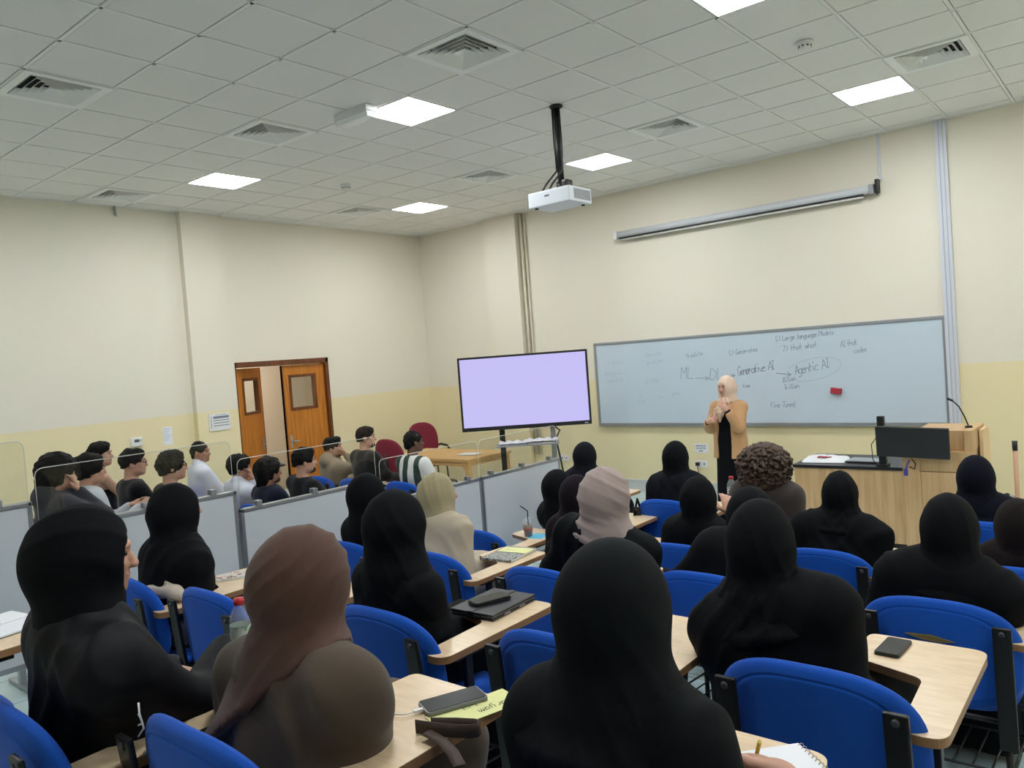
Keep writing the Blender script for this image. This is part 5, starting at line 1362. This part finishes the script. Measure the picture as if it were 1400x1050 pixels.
f = man('man in green and white striped jersey, nearest the table', (3.63, -3.85), 0, (3.63, -3.85, 1.34), F_STRIPE, 'short', name='jersey', short=True, skin=M_SKIN3, loose=1.08, gz=0.6, sw=0.185)
finish(f, 123)

# ---- the lecturer
f = Figure('person', 'standing woman lecturer in camel blazer, black dress and patterned pale hijab', (5.80, -0.80, 0), PI - 0.05, 1.63, (0, 0.03), seated=False, hood=True, hy=-0.17, hp=-0.04, rh=(0.15, 0.24, 1.10), lh=(-0.10, 0.215, 1.225), vox=0.007, sw=0.165, arms=(0.26, 0.23))
f.hands[1].update(fd=(-0.75, 0.35, 0.35), bk=(0.25, 0.9, 0.3), curl=0.7); f.hands[-1].update(fd=(0.50, 0.15, 0.75), bk=(-0.5, 0.75, 0.2), curl=0.45)
f.body(); f.face()
b = MB(); b.tube([f.T((-0.02, 0.096, -0.060)), f.T((0, 0.100, -0.058)), f.T((0.02, 0.096, -0.060))], [0.003, 0.005, 0.003], 8); b.build('lips', M_LIP, f.o)
F = f.grid(); F.cone(f.hip, f.chest, 0.150, 0.140, 0.05, (1, 0.8, 1)); F.cone(f.chest, f.N - f.up*0.05, 0.14, 0.07, 0.05, (1, 0.75, 1)); F.cone((0, 0, 0.86), (0, 0, 0.06), 0.165, 0.20, 0.05, (1, 0.85, 1)); F.below(0.03)
for q in (1, -1): F.cone(f.N - f.up*0.04, f.S[q], 0.052, 0.056, 0.04); F.chain([f.S[q], f.E[q], f.W[q] - nrm(f.W[q] - f.E[q])*0.01], [0.056, 0.046, 0.036], 0.02)
f.part('dress', F.mesh('dress', folds([((1, 0.2, 0.05), 9)], 0.004, 131)), F_BLACK)
F = f.grid(); F.cone((0, 0, 0.66), f.hip + f.up*0.02, 0.215, 0.19, 0.05, (1, 0.82, 1)); F.cone(f.hip, f.chest, 0.185, 0.165, 0.05, (1, 0.82, 1)); F.cone(f.chest, f.N - f.up*0.05, 0.165, 0.085, 0.05, (1, 0.76, 1)); F.below(0.66)
for q in (1, -1):
    F.cone(f.N - f.up*0.035, f.S[q], 0.062, 0.072, 0.05); F.cone(f.S[q], f.E[q], 0.074, 0.066, 0.03); F.cone(f.E[q], f.W[q] - nrm(f.W[q] - f.E[q])*0.05, 0.066, 0.056, 0.02)
F.ell((0.01, 0.22, 0.84), (0.10, 0.21, 0.62), None, 0.015, sub=True)
f.part('blazer', F.mesh('blazer', folds([((1, 0.2, 0.3), 9), ((0.4, 0.2, -1), 8)], 0.003, 133)), F_CAMEL)
b = MB()
for zz in (0.98, 0.90): b.lathe([(0, -0.004), (0.012, 0), (0, 0.004)], (-0.105, 0.155, zz), 10)
b.build('buttons', mat('blazer_button', rgb(130, 96, 66), 0.4), f.o)
f.hijab(F_SCARFP, seed=135, vol=0.93, cape=0.62, amp=0.004, length=0.02, neck=0.95)
F = f.grid(0.007); F.ell(f.N + f.fw*0.085 - f.up*0.01, (0.085, 0.05, 0.055), None, 0.03)
F.chain([f.N + f.fw*0.10 - f.up*0.03, f.N + f.fw*0.135 - f.up*0.15 + f.xr*0.03, f.N + f.fw*0.15 - f.up*0.24 + f.xr*0.045], [0.035, 0.036, 0.016], 0.03)
F.chain([f.N + f.fw*0.10 - f.up*0.03 + f.xr*0.02, f.N + f.fw*0.12 - f.up*0.12 + f.xr*0.10, f.N + f.fw*0.15 - f.up*0.20 + f.xr*0.12], [0.03, 0.030, 0.012], 0.02)
f.part('scarf_tail', F.mesh('scarf_tail', folds([((1, 0.2, 0.3), 18)], 0.005, 137)), F_SCARF)
f.shoes()

# ================================================================== WHERE THE CHAIRS STAND
CH = [
 (7.52, -8.64, 3, 'blue tablet chair at the bottom left corner under the foreground left woman'),
 (8.09, -8.46, 3, 'blue tablet chair of the brown-hijab woman at the bottom edge'),
 (8.84, -8.32, 3, 'blue tablet chair under the large black-clad woman at the bottom centre'),
 (5.94, -7.66, 2, 'blue tablet chair under the woman beside the second partition panel'),
 (6.56, -7.59, 2, 'empty blue tablet chair behind the red-capped bottle, left of the brown hijab'),
 (7.45, -7.41, 2, 'blue tablet chair just in front of the brown-hijab woman, black folder on its tablet'),
 (8.19, -7.31, 2, 'empty blue tablet chair left of the large black-clad woman at the bottom centre'),
 (8.95, -7.17, 2, 'blue tablet chair at the lower right with a bare tablet holding one phone'),
 (6.57, -6.30, 1, 'blue tablet chair of the woman in the beige coat, marbled notebook on its tablet'),
 (5.89, -6.34, 1, 'blue tablet chair hidden under the black-hijab woman close to the partition'),
 (7.35, -6.30, 1, 'blue tablet chair under the mauve-hijab woman'),
 (8.08, -6.05, 1, 'blue tablet chair with a black and red tablet device on its wooden tablet'),
 (9.02, -6.00, 1, 'blue tablet chair with torn rear cover at the right, behind its black-clad sitter'),
 (5.93, -5.23, 0, 'empty blue tablet chair right of the beige coat, iced coffee on its tablet'),
 (6.84, -5.14, 0, 'blue tablet chair hidden under the dark purple hijab'),
 (6.32, -4.50, 0, 'blue tablet chair under the black hijab just beyond the purple one'),
 (7.43, -5.04, 0, 'blue tablet chair under the woman behind the water bottle'),
 (8.22, -4.84, 0, 'blue tablet chair of the woman in front of the oak desk'),
 (9.14, -4.82, 0, 'blue tablet chair of the dark brown hijab woman at the right edge'),
 (7.61, -4.30, 0, 'blue tablet chair under the curly-haired woman'),
 (6.70, -3.86, 0, 'blue tablet chair with black bag strap, front row left of the lecturer'),
 (8.86, -3.87, 0, 'blue tablet chair of the navy-hijab woman before the lectern'),
 (5.62, -3.57, 0, 'blue tablet chair of the lone slate-hijab woman near the front'),
 (3.88, -7.40, 2, 'blue chair under the long-haired man in grey hoodie'),
 (1.84, -6.26, 1, 'blue chair under the tattooed man'),
 (3.34, -7.05, 2, 'blue chair under the man in light grey shirt'),
 (2.83, -6.42, 1, 'blue chair under the man with red-framed glasses'),
 (3.56, -6.44, 1, 'blue chair under the bowl-cut man with glasses'),
 (1.40, -5.02, 0, 'blue chair under the man in white collared shirt by the wall'),
 (2.50, -5.22, 0, 'blue chair under the man covering his face'),
 (3.10, -5.24, 0, 'blue chair under the man in flat cap'),
 (3.66, -5.22, 0, 'blue chair under the man in black tee'),
 (2.24, -3.86, 0, 'blue chair under the man in taupe hoodie'),
 (2.88, -3.87, 0, 'blue chair under the man in black sweater'),
 (3.63, -3.85, 0, 'blue chair under the man in striped jersey'),
]
for k, (x, y, tr, lab) in enumerate(CH):
    place_chair(x, y, tr, 0.0, lab, True, 'blue tablet chairs' if x > PX else 'blue chairs on the men side')

torn = [o for o in bpy.data.objects if o.get('label') == CH[12][3]][0]
b = MB(); rr = random.Random(4); top_ = []; bot_ = []
for k in range(13):
    u = -0.10 + 0.17*k/12; e = math.sin(PI*k/12)
    top_.append((u, 0.695 + 0.010*e + rr.uniform(-0.002, 0.002) - 0.05*(u + 0.1))); bot_.append((u, 0.695 - 0.012*e - 0.05*(u + 0.1)))
b.prism(top_ + bot_[::-1], -0.2745, -0.262, 'y'); b.build('torn_patch', mat('exposed_foam', rgb(120, 104, 62), 0.9, bump=0.6, bscale=200), torn)['label'] = 'brown foam showing through a tear'
# ================================================================== THINGS ON THE TABLETS
def on(chair_i, dx, dy):
    x, y, tr, _ = CH[chair_i]; return (x + dx, y + dy, TIER[tr] + TZ + 0.0005)
def phone(loc, rz, label, case=M_BLACKPL, s_=1.0):
    t = thing('mobile_phone', label, 'phone', loc, rz)
    MB().prism(rpoly([(-0.037*s_, -0.075*s_), (0.037*s_, -0.075*s_), (0.037*s_, 0.075*s_), (-0.037*s_, 0.075*s_)], 0.01), 0.0, 0.009).build('case', case, t)
    MB().prism(rpoly([(-0.034*s_, -0.072*s_), (0.034*s_, -0.072*s_), (0.034*s_, 0.072*s_), (-0.034*s_, 0.072*s_)], 0.008), 0.009, 0.0105).build('screen', M_PHONE, t)
    return t
def bottle(loc, label, band=None, h=0.21, r=0.031):
    t = thing('water_bottle', label, 'bottle', loc)
    k = h/0.21
    prof = [(0, 0), (r*0.9, 0), (r, 0.008)]
    for q in range(6): prof += [(r, 0.02*k + q*0.011*k), (r*0.93, 0.0255*k + q*0.011*k)]
    prof += [(r, 0.09*k), (r, 0.145*k), (r*0.85, 0.165*k), (r*0.45, 0.188*k), (r*0.42, 0.195*k)]
    MB().lathe(prof, n=20).build('bottle_body', M_CLEAR, t)
    MB().lathe([(0, 0.192*k), (r*0.5, 0.192*k), (r*0.5, 0.21*k), (0, 0.212*k)], n=16).build('cap', M_RED, t)
    MB().lathe([(r*1.01, 0.095*k), (r*1.01, 0.135*k)], n=20).build('label_band', band or node_label, t)
    return t
node_label = node_pattern('bottle_label', rgb(214, 218, 222), rgb(150, 70, 80), 45, 'noise', 0.56)

phone(on(7, 0.075, 0.31), -0.05, 'black phone lying alone on the bare wooden tablet at the lower right')
phone((8.305, -8.13, TIER[3] + TZ + 0.004), -0.42, 'large grey phone in clear case charging beside the yellow name card', M_PHONECASE, 1.08)
t = thing('charging_cable', 'short white cable plugged into the grey phone by the name card', 'cable', (8.305, -8.13, TIER[3] + TZ + 0.004), -0.42)
MB().rbox((-0.006, -0.105, 0.001), (0.006, -0.080, 0.008), 0.002).build('plug', M_WHITE, t)
MB().tube([(0, -0.10, 0.004), (0.0, -0.13, 0.004), (-0.03, -0.16, 0.003)], 0.002, 6).build('cord', M_WHITE, t)
# yellow name card
t = thing('name_card', 'pale yellow handwritten name card beside the grey phone', 'card', (8.375, -8.125, TIER[3] + TZ + 0.0005), -0.28)
MB().box((-0.05, -0.115, 0), (0.05, 0.115, 0.0015)).build('card', M_YELLOW, t)
b = MB(); write(b, 'Maryam', (0.012, 0.095, 0.002), Vector((0, -1, 0)), Vector((1, 0, 0)), 0.026, 0.0022, 0.15); write(b, 'Jalil', (-0.03, 0.02, 0.002), Vector((0, -1, 0)), Vector((1, 0, 0)), 0.018, 0.002, 0.15)
b.build('handwriting', M_INK, t, fix=False)
t = thing('bag_strap', 'folded dark brown fabric strap on the tablet beside the brown dress', 'strap', (8.42, -8.255, TIER[3] + TZ + 0.0005), 0.2)
def strip(pts, w_, th=0.002):
    b = MB(); vs = []
    for p in pts:
        for dz in (0, th): vs += [(p[0], p[1] - 0, p[2] + dz)]
    n = len(pts); vs = []
    for i, p in enumerate(pts):
        p = Vector(p); tn = (Vector(pts[min(i+1, n-1)]) - Vector(pts[max(i-1, 0)])).normalized(); sd = Vector((-tn.y, tn.x, 0)); sd = sd.normalized() if sd.length > 1e-3 else Vector((0, 1, 0))
        nm = tn.cross(sd).normalized()*th/2
        vs += [p + sd*w_/2 + nm, p - sd*w_/2 + nm, p - sd*w_/2 - nm, p + sd*w_/2 - nm]
    fs = []
    for i in range(n - 1):
        for k in range(4): fs.append((i*4+k, i*4+(k+1) % 4, (i+1)*4+(k+1) % 4, (i+1)*4+k))
    b.add(vs, fs, True); return b
def band(pts, h, th=0.003):
    b = MB(); vs = []; n = len(pts)
    for i, p in enumerate(pts):
        p = Vector(p); tn = Vector(pts[min(i+1, n-1)]) - Vector(pts[max(i-1, 0)]); sd = Vector((-tn.y, tn.x, 0)).normalized()*th/2; up = Vector((0, 0, h))
        vs += [p + sd, p - sd, p - sd*0.6 + up, p + sd*0.6 + up]
    b.add(vs, [(i*4+k, i*4+(k+1) % 4, (i+1)*4+(k+1) % 4, (i+1)*4+k) for i in range(n-1) for k in range(4)], True); return b
band([(-0.09, -0.015, 0), (-0.04, -0.012, 0), (0.01, -0.004, 0), (0.045, 0.004, 0.001), (0.062, 0.016, 0.001), (0.060, 0.030, 0.001), (0.045, 0.036, 0), (0.0, 0.026, 0), (-0.06, 0.006, 0)], 0.032).build('loop', M_STRAP, t)
strip([(-0.05, -0.03, 0.016), (0.0, -0.045, 0.012), (0.05, -0.075, 0.008), (0.09, -0.11, 0.003)], 0.028).build('tail', M_STRAP, t)
# spiral notebook under the writing hand
x, y, tr, _ = CH[2]
t = thing('spiral_notebook', 'open white spiral notebook being written in at the bottom edge', 'notebook', (9.125, -8.03, TIER[3] + TZ + 0.0005), 0.83)
MB().rbox((-0.085, -0.11, 0), (0.075, 0.11, 0.008), 0.002).build('pages', M_PAPER, t)
b = MB()
for k in range(16): b.tube([(0.075 + 0.006*math.cos(a), -0.10 + k*0.0133, 0.006 + 0.006*math.sin(a)) for a in np.linspace(0, 2*PI, 9)[:-1]], 0.001, 5, closed=True)
b.build('spiral', M_ALU, t)
b = MB(); write(b, 'in the next', (-0.07, 0.06, 0.0085), Vector((1, 0.1, 0)).normalized(), Vector((-0.1, 1, 0)).normalized(), 0.008, 0.001); b.build('handwriting', M_INK, t, fix=False)
W = NEAR_BLACK.W[1] + np.array(NEAR_BLACK.root_loc); fdv = nrm((-0.75, 0.6, -0.12))
tip = W + fdv*0.125 + np.array((0, 0, -0.045))
t = thing('pen', 'yellow pen held over the spiral notebook', 'pen', tuple(tip))
dv = Vector((0.35, -0.45, 0.8)).normalized()
MB().tube([dv*0.012, dv*0.13], 0.0042, 8).build('barrel', mat('pen_yellow', rgb(214, 190, 70), 0.35), t)
MB().tube([dv*0.0, dv*0.013], [0.0008, 0.0038], 8).build('nib', M_ALU, t)
# left foreground tablet
bottle((7.60, -8.285, TIER[3] + TZ + 0.0005), 'water bottle with red cap standing left of the brown hijab', node_pattern('green_bottle_label', rgb(196, 208, 206), rgb(120, 168, 128), 40, 'noise', 0.58), h=0.215)
t = thing('cord_tie', 'frayed white threads hanging at the corner of the bottom blue chair', 'thread', (7.915, -8.725, 1.285), 0)
for k in range(4):
    b = MB(); b.tube([(0.0, 0, 0), (-0.012 - 0.004*k, 0.004*k, 0.02 - 0.014*k), (-0.02 - 0.006*k, 0.004, 0.042 - 0.028*k)], 0.0022, 6); b.build('strand', M_WHITE, t)
# second-row left tablet: card, cyan paper, cloth, plastic bag
t = thing('booklet', 'small printed booklet on the wooden tablet beside the cyan sheet', 'booklet', on(3, 0.08, 0.27), -0.5)
MB().rbox((-0.06, -0.085, 0), (0.06, 0.085, 0.008), 0.002).build('pages', M_PAPER, t)
MB().box((-0.06, -0.085, 0.008), (0.06, 0.085, 0.0095)).build('cover', M_PRINT, t)
t = thing('paper_sheet', 'bright cyan sheet of paper at the tip of a tablet left of the brown hijab', 'paper', on(3, 0.24, 0.36), -0.3)
MB().box((-0.08, -0.05, 0), (0.07, 0.06, 0.002)).build('sheet', M_CYAN, t)
x0, y0, z0 = on(3, 0.20, -0.13)
t = thing('tote_bag', 'cream canvas bag handle folded over the tablet end, floral bag hanging below', 'bag', (x0, y0, z0), 0)
F = SDF((-0.22, -0.14, -0.02), (0.14, 0.16, 0.14), 0.006)
F.chain([(-0.13, -0.03, 0.035), (-0.06, 0.0, 0.055), (0.02, 0.02, 0.045), (0.07, 0.03, 0.03)], [0.032, 0.036, 0.03, 0.02], 0.03); F.chain([(-0.13, -0.03, 0.035), (-0.14, 0.02, 0.03), (-0.06, 0.07, 0.03)], [0.03, 0.028, 0.025], 0.03)
F.ell((-0.08, -0.01, 0.085), (0.06, 0.022, 0.03), None, 0.01, sub=True); F.below(0.0005)
link_mesh('handle_fold', F.mesh('handle_fold', folds([((1, 0.5, 1), 22)], 0.003, 201)), M_CANVAS, t)
F = SDF((-0.22, -0.10, -0.30), (0.12, 0.28, -0.03), 0.009); F.ell((-0.07, 0.08, -0.15), (0.10, 0.09, 0.10), None, 0.02)
link_mesh('bag_body', F.mesh('bag_body', folds([((1, 0.5, 0.4), 14), ((0.3, 1, -0.6), 16)], 0.008, 203)), M_FLORAL, t)
# far-left notebook
t = thing('notebook', 'open white notebook on a tablet at the far left edge', 'notebook', (6.10, -8.47, TIER[3] + TZ + 0.0005), 0.15)
t.location = (6.35, -8.52, TIER[3] + TZ + 0.0005)
MB().rbox((-0.15, -0.10, 0), (0.0, 0.10, 0.010), 0.003).rbox((0.002, -0.10, 0), (0.15, 0.10, 0.008), 0.003).build('pages', M_PAPER, t)
MB().box((-0.155, -0.105, -0.0005), (0.155, 0.105, 0.0)).build('cover', M_BLACKPL, t)
CH.append((6.33, -8.78, 3, 'blue tablet chair cut off at the left edge, holding the open notebook'))
place_chair(6.33, -8.78, 3, 0.0, CH[-1][3])
# folder + phone on the middle tablet
t = thing('folder', 'black leather folder with strap on the tablet by the empty chair', 'folder', on(5, 0.12, 0.27), 0.05)
b = MB(); b.rbox((-0.11, -0.145, 0), (0.11, 0.145, 0.010), 0.004); b.build('back_cover', M_LEATHER, t)
b = MB(); b.rbox((-0.105, -0.14, 0.010), (0.105, 0.14, 0.017), 0.002); b.build('pages', M_GREYPL, t)
b = MB(); b.rbox((-0.11, -0.145, 0.017), (0.112, 0.145, 0.026), 0.004); b.build('front_cover', M_LEATHER, t)
b = MB(); b.rbox((-0.02, -0.147, 0.004), (0.01, 0.147, 0.0285), 0.003); b.build('strap', M_BLACKPL, t)
b = MB(); b.box((0.1105, -0.07, 0.006), (0.1135, -0.035, 0.012)); b.box((0.1105, 0.03, 0.006), (0.1135, 0.065, 0.012)); b.build('clasp', M_ALU, t)
x0, y0, z0 = on(5, 0.11, 0.26)
p = phone((x0, y0, z0 + 0.0295), -0.35, 'black phone lying on top of the black leather folder'); p.scale = (1.1, 1.1, 1.2)
# marbled notebook + yellow note + cup
t = thing('notebook', 'marbled black and white notebook with a yellow card on it', 'notebook', on(8, 0.145, 0.275), 0.12)
b = MB(); b.rbox((-0.105, -0.145, 0), (0.105, 0.145, 0.014), 0.003); b.build('cover', M_MARBLE, t)
b = MB(); b.box((-0.10, -0.14, 0.003), (0.107, 0.14, 0.011)); b.build('pages', M_PAPER, t)
x0, y0, z0 = on(8, 0.15, 0.33)
t = thing('name_card', 'yellow card lying on the marbled notebook', 'card', (x0, y0, z0 + 0.015), 0.15)
MB().box((-0.10, -0.05, 0), (0.10, 0.055, 0.0015)).build('card', M_YELLOW, t)
b = MB(); write(b, 'maria', (-0.06, -0.01, 0.002), Vector((1, 0, 0)), Vector((0, 1, 0)), 0.02, 0.002); b.build('handwriting', M_MARKERDK, t, fix=False)
t = thing('iced_coffee', 'clear cup of iced coffee with black bent straw on a tablet', 'cup', on(15, 0.02, -0.60), 0)
CUP = (6.07, -5.04, TZ + 0.0008); t.location = CUP
MB().lathe([(0, 0.0), (0.030, 0.0), (0.040, 0.105), (0.0405, 0.107)], n=24).build('cup_body', M_CLEAR, t)
MB().lathe([(0, 0.002), (0.0292, 0.002), (0.037, 0.082), (0, 0.082)], n=24).build('coffee', M_COFFEE, t)
MB().lathe([(0.042, 0.105), (0.042, 0.110), (0.036, 0.128), (0.020, 0.140), (0.008, 0.142)], n=24).build('dome_lid', M_CLEAR, t)
MB().lathe([(0.0355, 0.045), (0.0368, 0.060)], n=24).build('logo_band', mat('cup_print', rgb(190, 92, 70), 0.5), t)
MB().tube([(0.0, 0.005, 0.03), (0.004, 0.004, 0.185), (-0.002, -0.002, 0.195), (-0.045, -0.02, 0.228)], 0.0042, 8).build('straw', M_BLACKPL, t)
t = thing('paper_sheet', 'cyan paper under the iced coffee cup', 'paper', (6.13, -5.02, TZ + 0.0002), 0.2)
MB().box((-0.05, -0.07, 0), (0.07, 0.08, 0.0004)).build('sheet', M_CYAN, t)
bottle((7.05, -3.62, TZ + 0.0005), 'clear water bottle with pink label standing in front of the lecturer', h=0.25, r=0.036)
t = thing('notebook', 'closed dark notebook beside the clear water bottle', 'notebook', (6.96, -3.72, TZ + 0.0005), 0.2)
MB().rbox((-0.07, -0.09, 0), (0.03, 0.03, 0.012), 0.002).build('cover', M_BLACKPL, t)
MB().box((-0.068, -0.088, 0.003), (0.031, 0.028, 0.009)).build('pages', M_PAPER, t)
t = thing('tablet_device', 'black tablet device with a red corner on a wooden tablet', 'tablet', on(11, 0.27, 0.20), -0.25)
MB().rbox((-0.05, -0.12, 0), (0.05, 0.10, 0.012), 0.003).build('case', M_BLACKPL, t)
MB().box((-0.02, -0.02, 0.012), (0.035, 0.06, 0.0135)).build('cover_art', mat('pinkred_cover', rgb(206, 70, 90), 0.5), t)
t = thing('gift_box', 'small purple patterned packet near the curly-haired woman', 'packet', (7.90, -4.02, TZ + 0.0005), 0.5)
MB().rbox((-0.05, -0.04, 0), (0.05, 0.04, 0.075), 0.012, RY(0.1)).build('packet', mat('purple_foil', rgb(126, 84, 150), 0.4), t)
MB().rbox((-0.03, -0.043, 0.02), (0.03, 0.043, 0.05), 0.004, RY(0.1)).build('label_band', mat('lilac_band', rgb(170, 130, 190), 0.5), t)
t = thing('shoulder_bag', 'black bag hanging by its strap from a front-row blue chair', 'bag', (6.44, -4.06, 0), 0)
F = SDF((-0.10, -0.16, 0.36), (0.10, 0.16, 0.66), 0.01); F.ell((0, 0, 0.50), (0.05, 0.11, 0.11), None, 0.02)
link_mesh('bag_body', F.mesh('bag_body', folds([((0.2, 1, 0.4), 14)], 0.006, 205)), F_BLACK, t)
MB().tube([(0.0, -0.09, 0.58), (0.02, -0.10, 0.72), (0.03, -0.06, 0.83), (0.03, 0.0, 0.70), (0.0, 0.07, 0.58)], 0.010, 8).build('strap', F_BLACK, t)
